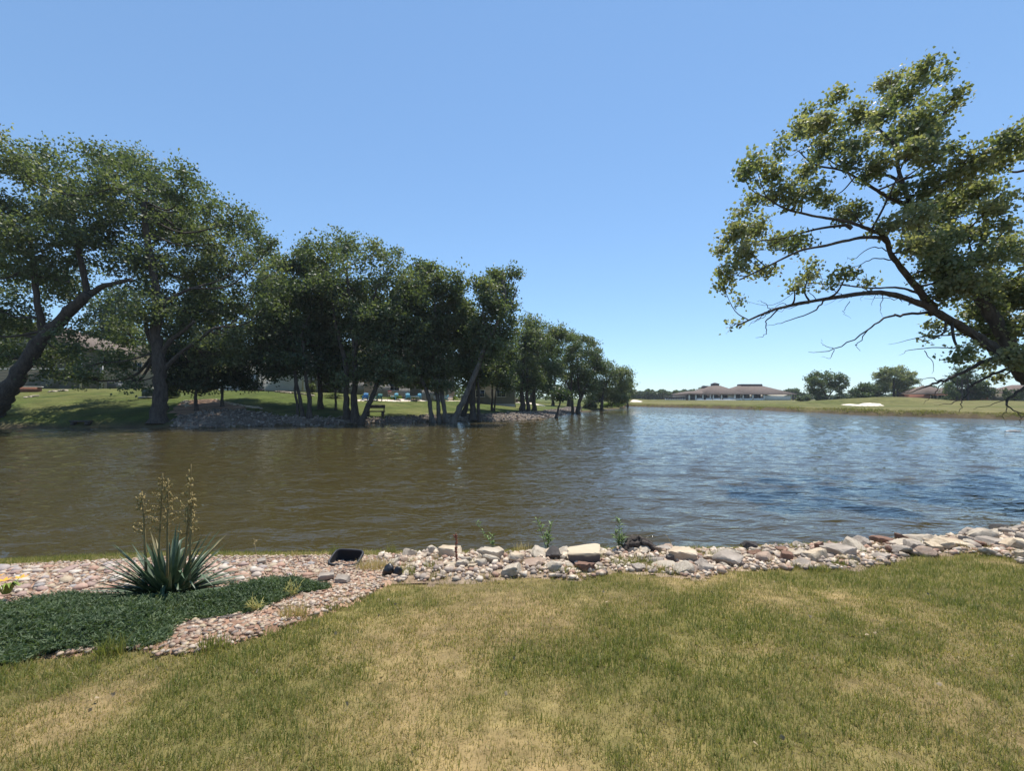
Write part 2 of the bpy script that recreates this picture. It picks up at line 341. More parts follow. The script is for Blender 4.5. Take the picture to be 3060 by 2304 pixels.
def sheet(name, poly, step, off, mat, colf, ragged=.0, noise=0., **kw):
    """a thin sheet of another surface following the ground inside an outline"""
    poly = np.asarray(poly); x0, y0 = poly.min(0) - .2; x1, y1 = poly.max(0) + .2
    X, Y = np.meshgrid(np.arange(x0, x1, step), np.arange(y0, y1, step)); n = X.shape[1]
    dd = polydist(poly, X, Y) * np.where(inpoly(poly, X, Y), 1, -1) + (N2(X, Y, 2.5) - .5) * ragged
    Z = H(X, Y) + off + (N1(X, Y, 6) - .5) * noise - np.clip(-dd, 0, 1) * .0
    Z = np.where(dd < step, Z - off * 1.6 * sstep(step, -step, dd), Z)
    q = np.arange(X.shape[0] - 1)[:, None] * n + np.arange(n - 1)[None]; Q = np.stack([q, q + 1, q + n + 1, q + n], -1).reshape(-1, 4)
    keep = (dd.ravel()[Q] > -step).all(1); Q = Q[keep]; used = np.unique(Q); re = -np.ones(X.size, int); re[used] = np.arange(len(used))
    V = np.c_[X.ravel(), Y.ravel(), Z.ravel()][used]
    return link(name, mkmesh(name, V, [re[Q]], [mat], True, {'tint': colf(V[:, 0], V[:, 1])}), kind='structure', **kw)
bed = sheet('gravel_bed', bed_poly, .07, .02, M['ground'], lambda x, y: mixc((.22, .13, .09), (.34, .23, .16), N1(x, y, 4)), .12, .015)
bank = sheet('rocky_shore', rock_poly, .08, .018, M['ground'], lambda x, y: mixc((.17, .12, .08), (.31, .24, .17), N2(x, y, 4)), .25, .03)

#@@PART2
# ------------------------------------------------------------------ stones
def ico(sub):
    bm = bmesh.new(); bmesh.ops.create_icosphere(bm, subdivisions=sub, radius=1)
    V = np.array([v.co[:] for v in bm.verts]); T = np.array([[v.index for v in f.verts] for f in bm.faces]); bm.free(); return V, T
ICO = {k: ico(k) for k in (1, 2, 3, 4)}
def rock_shape(seed, sub=3, planes=11, rough=.05, round_=0.0, blocky=0.0):
    r = np.random.default_rng(seed); V, T = ICO[sub]
    n = r.normal(size=(planes, 3)); n /= np.linalg.norm(n, axis=1)[:, None]
    if blocky:
        ax = np.array([[1, 0, 0], [-1, 0, 0], [0, 1, 0], [0, -1, 0], [0, 0, 1], [0, 0, -1.]]) + r.normal(size=(6, 3)) * .14
        n = np.r_[ax / np.linalg.norm(ax, axis=1)[:, None], n]
    d = np.r_[np.full(6, .62), r.uniform(.78, 1.0, planes)] if blocky else r.uniform(.55, .95, planes)
    dot = V @ n.T; rad = np.min(np.where(dot > .05, d[None] / np.maximum(dot, .05), 9), axis=1); rad = np.minimum(rad, 1.25)
    rad = rad * (1 - round_) + round_
    ph = r.uniform(0, 6, 9); nz = sum(np.sin(V @ r.normal(size=3) * f + ph[i]) / (i + 1.5) for i, f in enumerate((2, 4, 7, 11)))
    V = V * (rad * (1 + rough * nz))[:, None]
    mx = np.abs(V).max(0); return V / mx, T
def sharp(me, ang=R(32)):
    me.polygons.foreach_set('use_smooth', np.ones(len(me.polygons), bool)); me.set_sharp_from_angle(angle=ang)
RV = {}
for k in range(14):
    V, T = rock_shape(100 + k, 3, 12, .045, 0, blocky=(k % 3 == 0)); RV[k] = (V, T)
ROCK_MESH = {}
def rock_mesh(k, mat):
    if (k, mat) not in ROCK_MESH:
        V, T = RV[k]; me = mkmesh('stone', V, [T], [M[mat]]); sharp(me); ROCK_MESH[(k, mat)] = me
    return ROCK_MESH[(k, mat)]
# the large rocks one can single out: px centre x, px base y, px width, px height, depth ratio, material, blocky, label
BOULD = [
 (1289, 1660, 40, 32, 1, 'rock_pale', 0, 'round pale pebble-like boulder at the left end of the rocky shore'),
 (1347, 1672, 78, 40, .8, 'rock_tan', 1, 'flat-topped tan boulder beside the round pale boulder'),
 (1467, 1678, 68, 44, .7, 'rock_pale', 1, 'pale slab tilted up to the right above a white stone'),
 (1437, 1698, 42, 32, .7, 'rock_pale', 0, 'small bright white wedge stone under the tilted slab'),
 (1536, 1686, 62, 42, .8, 'rock_tan', 0, 'lumpy tan rock between the tilted slab and the dark grey rock'),
 (1658, 1676, 54, 44, .8, 'rock_dark', 0, 'dark grey angular rock beside the big block boulder'),
 (2004, 1686, 30, 32, .9, 'rock_dark', 1, 'small dark upright block against the wide cream slab'),
 (2058, 1684, 108, 44, .8, 'rock_tan', 1, 'wide cream sandstone slab with an upturned right end'),
 (1990, 1656, 54, 26, .8, 'rock_grey', 0, 'mossy low rock at the water behind the wide cream slab'),
 (1982, 1704, 90, 26, .7, 'rock_pale', 0, 'long low whitish rock at the lawn edge'),
 (2112, 1712, 56, 32, .7, 'rock_grey', 0, 'pointed grey rock poking out of the lawn edge'),
 (2192, 1694, 96, 46, .8, 'rock_grey', 0, 'large sloping grey rock with a pale crest'),
 (2246, 1646, 46, 36, .9, 'rock_dark', 0, 'black pitted rock standing in the water edge'),
 (2345, 1652, 40, 16, .8, 'rock_brown', 1, 'flat brown slab stone lying at the waterline'),
 (2357, 1682, 38, 36, .8, 'rock_brown', 1, 'square brown block among grey rocks'),
 (2252, 1666, 28, 20, .9, 'rock_brown', 1, 'small reddish brick-like stone below the black pitted rock'),
 (2453, 1654, 30, 40, .6, 'rock_brown', 1, 'upright reddish brown slab standing on end'),
 (2528, 1668, 86, 36, .8, 'rock_grey', 1, 'slanted pale grey slab beside the upright brown slab'),
 (2580, 1632, 46, 34, .9, 'rock_grey', 0, 'knobbly grey rock rising above the waterline'),
 (2650, 1630, 60, 28, .8, 'rock_brown', 1, 'dark brown wedge rock at the water'),
 (2720, 1634, 98, 18, .6, 'rock_pale', 1, 'long white slab lying along the shore'),
 (2787, 1628, 44, 36, .9, 'rock_grey', 0, 'rough grey rock at the end of the long white slab'),
 (2872, 1640, 92, 26, .8, 'rock_tan', 1, 'broad layered tan slab near the lawn'),
 (2962, 1614, 66, 32, .8, 'rock_grey', 1, 'stepped grey slab beyond the broad tan slab'),
 (2988, 1636, 80, 28, .8, 'rock_grey', 1, 'thick grey slab overlapping its neighbours'),
 (3012, 1588, 60, 24, .9, 'rock_dark', 0, 'wet black boulder lying in the lake'),
 (3022, 1604, 46, 30, .9, 'rock_grey', 0, 'rounded grey rock in front of the wet black boulder'),
 (3046, 1642, 74, 32, .8, 'rock_tan', 0, 'tan rock at the far end of the rocky shore'),
 (2642, 1676, 66, 22, .7, 'rock_grey', 0, 'low grey rock half sunk in the grass edge'),
 (2420, 1700, 74, 26, .7, 'rock_grey', 0, 'low weathered rock below the square brown block'),
 (2408, 1668, 56, 30, .8, 'rock_pale', 0, 'rounded whitish rock left of the upright brown slab'),
 (2300, 1684, 58, 34, .8, 'rock_pink', 0, 'pinkish brown rock between sloping grey rock and square block'),
 (1595, 1700, 64, 28, .8, 'rock_pink', 0, 'pink granite lump in the rubble below the dark grey rock'),
 (1372, 1690, 34, 24, .8, 'rock_pink', 0, 'small pink stone in front of the flat-topped tan boulder'),
 (1345, 1700, 44, 20, .8, 'rock_tan', 0, 'yellowish stone at the grass edge beside the red dock stem'),
]
MED_KEEP = []
def px_rock(o_name, x, yb, w, h, dr, mat, blocky, seed, label=None, cat=None, group=None, parent=None, planes=9):
    g = G(x, yb); s = g[1] / F; sx, sz = w * s / 2, h * s / 2; sy = sx * dr
    V, T = rock_shape(seed, 4, planes, .03, .0 if blocky else .15, blocky=blocky)
    me = mkmesh(o_name, V * np.array([sx, sy, sz]), [T], [M[mat]]); sharp(me, R(24)); MED_KEEP.append((g[0], g[1] + sy * .7, max(sx, sy)))
    return tag(link(o_name, me, loc=(g[0], g[1] + sy * .7, max(h1(g[0], g[1] + sy * .7), -.05) + sz * .72), rot=(random.uniform(-.08, .08), random.uniform(-.12, .12), random.uniform(-.4, .4))), label, cat, group)
for i, (x, yb, w, h, dr, mat, bl, lab) in enumerate(BOULD):
    px_rock('boulder', x, yb, w, h, dr, mat, bl, 300 + i, lab, 'rock', 'rocks along the near shore')
# the big block boulder: tan lit top, backlit shade painted dark onto the flanks
def shaded_rock():
    m, nt, n, l, b = mat_new('rock_painted_shade')
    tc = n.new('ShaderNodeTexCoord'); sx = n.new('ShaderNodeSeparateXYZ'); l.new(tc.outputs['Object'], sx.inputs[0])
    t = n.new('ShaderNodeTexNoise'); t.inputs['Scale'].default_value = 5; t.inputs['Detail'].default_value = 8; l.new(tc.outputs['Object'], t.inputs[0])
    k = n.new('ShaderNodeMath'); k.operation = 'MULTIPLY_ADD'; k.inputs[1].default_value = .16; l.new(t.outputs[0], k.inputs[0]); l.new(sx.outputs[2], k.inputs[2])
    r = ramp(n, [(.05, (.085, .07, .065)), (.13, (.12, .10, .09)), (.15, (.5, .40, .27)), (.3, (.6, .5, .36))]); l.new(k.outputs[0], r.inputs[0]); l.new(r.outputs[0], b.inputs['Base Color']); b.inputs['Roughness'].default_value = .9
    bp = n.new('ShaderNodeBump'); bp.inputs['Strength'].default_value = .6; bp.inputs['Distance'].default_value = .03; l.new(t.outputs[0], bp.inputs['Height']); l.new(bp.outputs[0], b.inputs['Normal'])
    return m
M['rock_shaded'] = shaded_rock()
px_rock('boulder', 1750, 1692, 106, 60, .75, 'rock_shaded', 1, 391, 'big block boulder with tan top and painted-in shade on its front', 'rock', 'rocks along the near shore', planes=4)
# medium rubble stones: parts of the rocky shore
def sample_poly(poly, n, margin=0.0):
    poly = np.asarray(poly); lo, hi = poly.min(0), poly.max(0); out = np.zeros((0, 2))
    while len(out) < n:
        p = rng.uniform(lo, hi, (n * 3, 2)); k = inpoly(poly, p[:, 0], p[:, 1])
        if margin: k &= polydist(poly, p[:, 0], p[:, 1]) > margin
        out = np.r_[out, p[k]]
    return out[:n]
bk = np.array(MED_KEEP)
cnt = 0
for p in sample_poly(rock_poly, 1400, .04):
    if cnt >= 290: break
    if (np.hypot(bk[:, 0] - p[0], bk[:, 1] - p[1]) < bk[:, 2] * .85).any(): continue
    big = .055 + .10 * rng.random() ** 2.2
    if p[0] < -.3: big *= .7
    if p[0] > 3.5: big *= 1.05
    mat = rng.choice(ROCKM, p=[.27, .32, .24, .11, .06]); k = int(rng.integers(14))
    o = link('stone', rock_mesh(k, mat), bank, loc=(p[0], p[1], h1(*p) + .018 + big * .25), rot=(rng.uniform(-.4, .4), rng.uniform(-.4, .4), rng.uniform(0, 6.28)), scale=(big * rng.uniform(.9, 1.6), big * rng.uniform(.8, 1.2), big * rng.uniform(.4, .85)))
    bk = np.r_[bk, [[p[0], p[1], big * .8]]]; cnt += 1
def scatter(pts, size, cols, flat=.6, sub=1, lift=.3, extra=0):
    """many small stones joined: stuff"""
    V0, T0 = ICO[sub]; n = len(pts); size = np.broadcast_to(size, (n,))
    base = V0[None] * (1 + .28 * rng.normal(size=(n, len(V0), 1)) * (1 if sub == 1 else .3)).clip(.55, 1.5)
    sc = np.stack([size * rng.uniform(.8, 1.5, n), size * rng.uniform(.7, 1.1, n), size * rng.uniform(.45, .8, n) * flat / .6], -1)
    V = base * sc[:, None]; th = rng.uniform(0, 6.28, n); c, s = np.cos(th)[:, None], np.sin(th)[:, None]
    tl = rng.normal(0, .3, n)[:, None]; V = np.stack([V[..., 0], V[..., 1] - tl * V[..., 2], V[..., 2] + tl * V[..., 1]], -1)
    V = np.stack([V[..., 0] * c - V[..., 1] * s, V[..., 0] * s + V[..., 1] * c, V[..., 2]], -1)
    z = H(pts[:, 0], pts[:, 1]) + .018 + size * lift + extra
    V = V + np.c_[pts, z][:, None]; T = (T0[None] + (np.arange(n) * len(V0))[:, None, None]).reshape(-1, 3)
    return V.reshape(-1, 3), T, np.repeat(cols, len(V0), 0)
def palette(n, pal, p, jit=.12):
    c = np.array(pal)[rng.choice(len(pal), n, p=p)]; return np.clip(c * (1 + rng.normal(0, jit, (n, 1))), .02, .9)
PINK = [(.33, .235, .165), (.38, .295, .215), (.27, .17, .12), (.39, .32, .25), (.23, .185, .155), (.48, .40, .315), (.35, .28, .18)]
pts = sample_poly(rock_poly, 8500); V, T, c = scatter(pts, .012 + .035 * rng.random(8500) ** 2.2, palette(8500, [(.50, .41, .31), (.44, .32, .23), (.32, .26, .21), (.58, .49, .39), (.34, .21, .15), (.19, .15, .125)], [.26, .2, .2, .18, .08, .08]), .8)
link('rubble', mkmesh('rubble', V, [T], [M['pebble']], False, {'tint': c}), bank, kind='stuff')
pts = sample_poly(bed_poly, 12000); keep = ~(inpoly(jun_poly, pts[:, 0], pts[:, 1]) & (polydist(jun_poly, pts[:, 0], pts[:, 1]) > .12)); pts = pts[keep]; n = len(pts)
V, T, c = scatter(pts, .0115 + .012 * rng.random(n), palette(n, PINK, [.27, .24, .17, .12, .08, .05, .07]), .6)
link('pea_gravel', mkmesh('pea_gravel', V, [T], [M['pebble']], True, {'tint': c}), bed, kind='stuff')
# river cobbles on the upper bed, single stones
COB = []
for k in range(10):
    V, T = rock_shape(700 + k, 2, 7, .05, .72); cm = [(.44, .29, .22), (.46, .38, .31), (.29, .26, .24), (.52, .44, .35), (.38, .23, .16), (.48, .34, .25), (.36, .30, .27), (.56, .49, .41), (.43, .34, .23), (.33, .23, .19)][k]
    mm = noise_mat('cobble_%s' % 'abcdefghij'[k], [(.3, tuple(np.array(cm) * .8)), (.7, tuple(np.array(cm) * 1.1))], 3, 5, .7)
    COB.append(mkmesh('cobble', V, [T], [mm], True))
cob_zone = polyG([(-420, 1735), (0, 1705), (330, 1690), (650, 1678), (960, 1690), (980, 1735), (860, 1730), (700, 1752), (560, 1760), (420, 1768), (250, 1778), (60, 1795), (-420, 1850)])
used = np.zeros((0, 3)); cnt = 0
for p in sample_poly(cob_zone, 2600):
    if cnt >= 295: break
    s = .026 + .038 * rng.random() ** 1.8
    if p[0] > -2.6 and rng.random() < .45: continue
    if len(used) and (np.hypot(used[:, 0] - p[0], used[:, 1] - p[1]) < (used[:, 2] + s) * .8).any(): continue
    used = np.r_[used, [[p[0], p[1], s]]]; cnt += 1
    link('cobble', COB[int(rng.integers(10))], bed, loc=(p[0], p[1], h1(*p) + .02 + s * .3), rot=(rng.uniform(-.2, .2), rng.uniform(-.2, .2), rng.uniform(0, 6.28)), scale=(s * rng.uniform(1, 1.5), s, s * rng.uniform(.5, .75)))

# ------------------------------------------------------------------ lawn blades
def blades(pts, hgt, wid, tint, lean=.5, z=None, two=True):
    n = len(pts); th = rng.uniform(0, 6.28, n); la = rng.uniform(0, 6.28, n); lm = np.where(rng.random(n) < .25, rng.uniform(.9, 1.5, n), np.abs(rng.normal(0, lean, n))).clip(0, 1.6)
    w = np.stack([np.cos(th), np.sin(th), 0 * th], -1) * (np.broadcast_to(wid, (n,)) / 2)[:, None]
    hv = np.broadcast_to(hgt, (n,)); dirv = np.stack([np.cos(la) * np.sin(lm), np.sin(la) * np.sin(lm), np.cos(lm)], -1); d0 = np.stack([np.cos(la) * np.sin(lm * .4), np.sin(la) * np.sin(lm * .4), np.cos(lm * .4)], -1)
    b = np.c_[pts, H(pts[:, 0], pts[:, 1]) - .004 if z is None else z]
    if two:
        mid = b + d0 * (hv * .55)[:, None]; tip = mid + dirv * (hv * .5)[:, None]
        V = np.stack([b - w, b + w, mid - w * .8, mid + w * .8, tip], 1); k = np.arange(n)[:, None] * 5
        return V.reshape(-1, 3), [k + np.array([[0, 1, 3, 2]])], [k + np.array([[2, 3, 4]])], np.repeat(tint, 5)
    tip = b + (d0 + dirv) * (hv * .52)[:, None]; V = np.stack([b - w, b + w, tip], 1); k = np.arange(n)[:, None] * 3
    return V.reshape(-1, 3), [], [k + np.array([[0, 1, 2]])], np.repeat(tint, 3)
def lawn_pts(n, y0, y1, xw):
    y = rng.uniform(y0, y1, n); x = rng.uniform(-1, 1, n) * (1.2 * y + xw); 
    db = polydist(bed_poly, x, y) * np.where(inpoly(bed_poly, x, y), -1, 1); dr = polydist(rock_poly, x, y) * np.where(inpoly(rock_poly, x, y), -1, 1)
    d = np.minimum(db, dr) + (N2(x, y, 3) - .5) * .3
    k = (d > rng.uniform(-.30, .05, n)) & (shore_d(x, y) > .5) & (x < 15)
    return np.c_[x, y][k], d[k]
def lawn_tint(p, d):
    v = lawn_dry(p[:, 0], p[:, 1]); v = sstep(.30, .80, v) * .42 + rng.normal(0, .21, len(p)) + .20
    v = v + .22 * (rng.random(len(p)) < .12) + .18 * sstep(.25, 0, d); return v.clip(0, 1)
Vs, Qs, Ts, As, off = [], [], [], [], 0
for (n, y0, y1, xw, hh, ww, two) in ((115000, 1.3, 2.7, .8, .038, .0034, True), (105000, 2.7, 4.3, .8, .040, .0048, True), (120000, 4.3, 6.4, .8, .044, .0065, False), (48000, 6.4, 10, .3, .05, .010, False)):
    p, d = lawn_pts(n, y0, y1, xw); dr_ = sstep(.4, .75, lawn_dry(p[:, 0], p[:, 1])); tuft = .5 * N3(p[:, 0], p[:, 1], 5.0) + .5 * N1(p[:, 0], p[:, 1], 13)
    k = rng.random(len(p)) > .35 * sstep(.6, 1, dr_) * sstep(.4, .7, N2(p[:, 0], p[:, 1], 5)) + .3 * sstep(.42, .25, tuft); p, d, dr_, tuft = p[k], d[k], dr_[k], tuft[k]
    h_ = hh * rng.uniform(.55, 1.35, len(p)) * (1.15 - .4 * dr_) * (.5 + 1.0 * tuft)
    V, Q, T, A = blades(p, h_, ww * rng.uniform(.7, 1.3, len(p)), (lawn_tint(p, d) - .45 * (tuft - .5)).clip(0, 1), .9, None, two)
    Vs.append(V); As.append(A); Qs += [q + off for q in Q]; Ts += [t + off for t in T]; off += len(V)
link('lawn_grass', mkmesh('lawn_grass', np.concatenate(Vs), [np.concatenate(Qs), np.concatenate(Ts)], [M['blade']], False, {'tint': np.concatenate(As)}), kind='stuff', label='patchy green and straw coloured grass of the near lawn', category='grass')
# tufts along the gravel and among the rocks
def tuft(name, px, py, n, hgt, rad, t0, label, cat='grass tuft', group=None, wid=.005, lean=.5, mat='blade'):
    g = G(px, py); a = rng.uniform(0, 6.28, n); r = rad * np.sqrt(rng.random(n)); p = np.c_[r * np.cos(a), r * np.sin(a) * .7]
    V, Q, T, A = blades(p, hgt * rng.uniform(.5, 1.2, n), wid, (t0 + rng.normal(0, .1, n)).clip(0, 1), lean, np.array([h1(g[0] + x, g[1] + y) - h1(g[0], g[1]) for x, y in p]) - .01)
    return link(name, mkmesh(name, V, Q + T, [M[mat]], False, {'tint': A}), loc=(g[0], g[1], h1(g[0], g[1]) + .01), label=label, category=cat, group=group)
for a in [(1890, 1690, 420, .13, .30, .22, 'bright green grass growing among rocks beside the wide cream slab'), (2150, 1672, 160, .10, .14, .22, 'small green tuft between wide cream slab and sloping grey rock'),
          (2520, 1692, 200, .08, .16, .05, 'dark green leafy weed patch below the slanted pale grey slab'), (2740, 1640, 120, .09, .10, .3, 'yellow green tuft beside the long white slab'),
          (1120, 1705, 420, .15, .22, .82, 'dry straw tuft right of the black plastic tub'), (1210, 1722, 200, .13, .12, .2, 'green grass tuft around the black plastic scraps'),
          (1000, 1660, 90, .16, .07, .15, 'green weed tuft at the water behind the black tub'), (1170, 1655, 60, .16, .06, .3, 'thin weed tuft at the water right of the black tub'),
          (880, 1668, 60, .12, .06, .8, 'dry upright grass stems at the water left of the black tub'), (1560, 1650, 70, .16, .12, .85, 'dry straw stems at the water behind the rubble'),
          (640, 1945, 160, .12, .10, .3, 'grass tuft at the corner of gravel and lawn'), (515, 1848, 110, .12, .07, .18, 'pale grass tuft growing out of the creeping juniper'),
          (330, 1958, 130, .15, .09, .22, 'grass tuft at the lawn edge of the juniper'), (880, 1850, 180, .14, .12, .75, 'dry grass tuft in the lower gravel'), (990, 1825, 110, .06, .07, .1, 'low dark green weed in the lower gravel'),
          (1290, 1700, 90, .10, .1, .25, 'green sprouts between pink stones near the round pale boulder'), (1400, 1690, 110, .09, .1, .2, 'green sprouts beside the small pink stone'),
          (1700, 1715, 130, .10, .12, .25, 'grass tuft below the big block boulder'), (2010, 1715, 200, .1, .2, .35, 'grass clump in front of the long low whitish rock'), (2450, 1708, 160, .09, .12, .3, 'grass clump in front of the low weathered rock')]:
    tuft('grass_tuft', *a, group='tufts along the shore')
def shore_grass(nc=150, per=55):
    c = sample_poly(rock_poly, nc * 3); dl = polydist(rock_poly, c[:, 0], c[:, 1]); lawnside = H(c[:, 0], c[:, 1]) > .14; c = c[lawnside][:nc]; p = np.repeat(c, per, 0) + rng.normal(0, .045, (len(c) * per, 2)); k = inpoly(rock_poly, p[:, 0], p[:, 1]); p = p[k]; t = np.repeat(rng.uniform(.1, .85, len(c)), per)[k]
    V, Q, T, A = blades(p, rng.uniform(.05, .13, len(p)), .006, (t + rng.normal(0, .12, len(p))).clip(0, 1), .5, None, False); link('shore_grass', mkmesh('shore_grass', V, T, [M['blade']], False, {'tint': A}), kind='stuff', label='thin grass growing up between the shore rocks', category='grass')
shore_grass()
#@@PART3
# ------------------------------------------------------------------ trees
def leaf_cards(c, size, tint, droop=.35):
    """folded pointed leaf: four corners, two triangles"""
    n = len(c); a = rng.normal(size=(n, 3)); a[:, 2] = a[:, 2] * .7 - droop; a /= np.linalg.norm(a, axis=1)[:, None]
    b = rng.normal(size=(n, 3)); b -= (b * a).sum(1)[:, None] * a; b /= np.linalg.norm(b, axis=1)[:, None]; nn = np.cross(a, b)
    s = np.broadcast_to(size, (n,))[:, None]
    V = np.stack([c - a * s * .5, c + b * s * .46 - a * s * .1 + nn * s * .10, c + a * s * .55, c - b * s * .46 - a * s * .1 + nn * s * .10], 1)
    k = np.arange(n)[:, None] * 4
    return V.reshape(-1, 3), np.concatenate([k + np.array([[0, 1, 2]]), k + np.array([[0, 2, 3]])]), np.repeat(tint, 4)
def tree(name, label, cat, stems, lobes, leaf=.2, nleaf=14000, mat='leaf', bark='bark', group=None, clump=.34, per=16, tbase=.42, spread=.9, dead=(), fill=.42, tw=7, taper=.8, sink=.15, limb_r=.35):
    """stems: list of (points world, r0, r1); lobes: (centre world, rx, ry, rz)"""
    base = np.array(stems[0][0][0], float); t = empty(name, (base[0], base[1], base[2]), label=label, category=cat, group=group)
    tr = MB(); allp = []
    for pts, r0, r1 in stems:
        p = spline(pts, 6); L = np.linspace(0, 1, len(p)); p = p + np.c_[np.sin(L * 9 + base[0]), np.cos(L * 8 + base[1]), 0 * L] * (r0 * .25) * (L * (1 - L) * 4)[:, None]
        r = (r0 + (r1 - r0) * L ** taper) * .86
        if p[0][2] - base[2] < .3: r = r + r0 * .35 * np.exp(-L * len(pts) * 5)
        r = r * rng.uniform(.9, 1.1, len(r)); q = p + rng.normal(0, 1, p.shape) * (r * .10)[:, None]; q[0, 2] -= sink; tr.tube(q - base, r, 9); allp.append(np.c_[p, r])
    allp = np.concatenate(allp)
    br = MB(); vol = np.array([l[1] * l[2] * l[3] for l in lobes]) ** .78; cnt = np.maximum(3, (vol / vol.sum() * nleaf / per).astype(int)); cl = []; ct = []
    for (c, rx, ry, rz), m in zip(lobes, cnt):
        c = np.asarray(c, float); dd = np.linalg.norm(allp[:, :3] - c, axis=1) + .4 * np.maximum(allp[:, 2] - c[2], 0) + 6 * np.maximum(base[2] + .3 * (allp[:, 2].max() - base[2]) - allp[:, 2], 0); j = int(np.argmin(dd)); s = allp[j, :3]
        mid = (s + c) / 2 + np.array([0, 0, -.12 * np.linalg.norm(c - s)]) + rng.normal(0, .06, 3) * np.linalg.norm(c - s)
        pth = spline([s, mid, c], 4); r0 = min(allp[j, 3] * .7, limb_r * .12 + .012 * np.linalg.norm(c - s)); br.tube(pth - base, np.linspace(r0, r0 * .4, len(pth)), 5)
        K = int(np.clip(m // 4, 3, 12)); sb = rng.normal(size=(K, 3)); sb /= np.linalg.norm(sb, axis=1)[:, None]; sb *= (rng.random(K) ** fill)[:, None] * rng.uniform(.75, 1.2, (K, 1)); wk = rng.integers(0, K, m)
        u = sb[wk] + rng.normal(0, .23, (m, 3)) * np.array([1, 1, .8]); q = c + u * np.array([rx, ry, rz]); cl.append(q); ct.append(rng.normal(0, .08) + rng.normal(0, .10, K)[wk] + rng.normal(0, .06, m) + .12 * u[:, 2])
        for e in q[:tw]:
            m2 = (c + e) / 2 + np.array([0, 0, .05 * rx]); br.tube(spline([c * .9 + s * .1, m2, e], 3) - base, np.linspace(r0 * .42, .008, 7), 3, False)
    for pts, r0, r1 in dead:
        p = spline(pts, 5); p = p + rng.normal(0, .02, p.shape); br.tube(p - base, np.linspace(r0, r1, len(p)), 5)
    cl = np.concatenate(cl); ct = np.concatenate(ct)
    lc = np.repeat(cl, per, 0) + rng.normal(size=(len(cl) * per, 3)) * clump * np.array([1, 1, .75]); lt = (np.repeat(ct, per) + tbase + rng.normal(0, .12, len(lc))).clip(0, 1)
    lc[:, 2] = np.maximum(lc[:, 2], base[2] + .25)
    V, T, A = leaf_cards(lc - base, leaf * rng.uniform(.65, 1.3, len(lc)), lt)
    tr.build('trunk', M[bark], t, True); br.build('branches', M[bark], t, True, kind='stuff')
    link('crown', mkmesh('crown', V, [T], [M[mat]], False, {'tint': A}), t)
    return t
def px_tree(name, label, stems, lobes, depth=None, dy=0.0, thick=.85, **kw):
    """stems: (px points, r0 px, r1 px); the first point of the first stem stands on the ground"""
    g = G(*stems[0][0][0]) if depth is None else P(stems[0][0][0][0], 1190, depth)
    g[2] = max(h1(g[0], g[1]), .02); Y = g[1]; s = Y / F; st = []
    for k, (pp, r0, r1) in enumerate(stems):
        pts = [P(x, y, Y + dy * i / max(1, len(pp) - 1)) for i, (x, y) in enumerate(pp)]
        if pp[0][1] > stems[0][0][0][1] - 14: pts[0][2] = max(h1(pts[0][0], pts[0][1]), .0)
        st.append((np.array(pts), r0 * s, r1 * s))
    st[0][0][0] = g
    xs_ = [l[0] for l in lobes]; half = max(max(xs_) - min(xs_), 60) / 2 * s; lb = []
    for i, (x, y, rx, ry) in enumerate(lobes):
        yy = Y + dy + (-.25 + 1.6 * ((i * .618 + .2) % 1)) * half * .9; q = yy / Y; lb.append((P(x, y, yy), rx * s * q, rx * s * q * thick * 1.15, ry * s * q))
    return tree(name, label, kw.pop('cat', 'tree'), st, lb, **kw)
LB = 'trees on the far left bank'
px_tree('cottonwood_tree', 'huge cottonwood with a thick trunk leaning in from the left', [([(-40, 1250), (10, 1190), (60, 1110), (130, 1010), (205, 930), (260, 880)], 30, 15), ([(205, 930), (300, 860), (390, 835)], 12, 6), ([(130, 1010), (110, 880), (90, 700)], 14, 5), ([(260, 880), (230, 720), (200, 580)], 11, 4)],
        [(40, 490, 95, 75), (150, 540, 110, 85), (20, 620, 120, 95), (150, 680, 120, 95), (270, 640, 100, 95), (50, 790, 120, 90), (190, 830, 105, 80), (300, 740, 90, 80), (-100, 560, 120, 140), (-90, 780, 120, 130), (10, 930, 100, 60), (90, 990, 80, 45), (180, 1050, 60, 50), (245, 1010, 60, 55), (215, 1120, 45, 45), (-70, 960, 80, 60), (340, 560, 50, 50), (60, 1075, 60, 35), (130, 1110, 45, 35), (-10, 1060, 70, 45)],
        nleaf=50000, leaf=.23, dy=-1.5, group=LB, tbase=.5)
px_tree('cottonwood_tree', 'tall broad cottonwood with an upright dark trunk behind the green utility box', [([(470, 1262), (478, 1180), (482, 1090), (470, 980), (460, 880), (440, 740), (430, 600)], 26, 8), ([(480, 1060), (520, 1010), (580, 960)], 10, 5), ([(470, 980), (500, 900), (570, 862)], 11, 5), ([(482, 1090), (440, 980), (410, 900)], 11, 4), ([(482, 1110), (560, 1040), (640, 980)], 9, 4)],
        [(300, 520, 80, 60), (375, 492, 80, 55), (450, 545, 105, 70), (555, 570, 85, 62), (615, 625, 65, 55), (400, 650, 115, 85), (530, 690, 125, 95), (640, 730, 75, 70), (420, 790, 115, 85), (560, 830, 125, 85), (710, 660, 60, 60), (755, 700, 55, 70), (720, 790, 85, 85), (790, 830, 50, 65), (680, 910, 105, 75), (800, 930, 50, 65), (450, 920, 95, 65), (560, 970, 105, 65), (700, 1010, 85, 55), (390, 1010, 75, 55), (350, 1085, 45, 45), (395, 1140, 40, 32), (540, 1050, 95, 45), (780, 1005, 45, 45), (300, 1085, 45, 40), (275, 1140, 36, 32), (640, 1060, 80, 45), (740, 1060, 55, 40), (805, 745, 36, 45), (815, 890, 40, 60), (820, 980, 40, 50), (600, 1085, 70, 40)],
        nleaf=66000, leaf=.22, group=LB, tbase=.5)
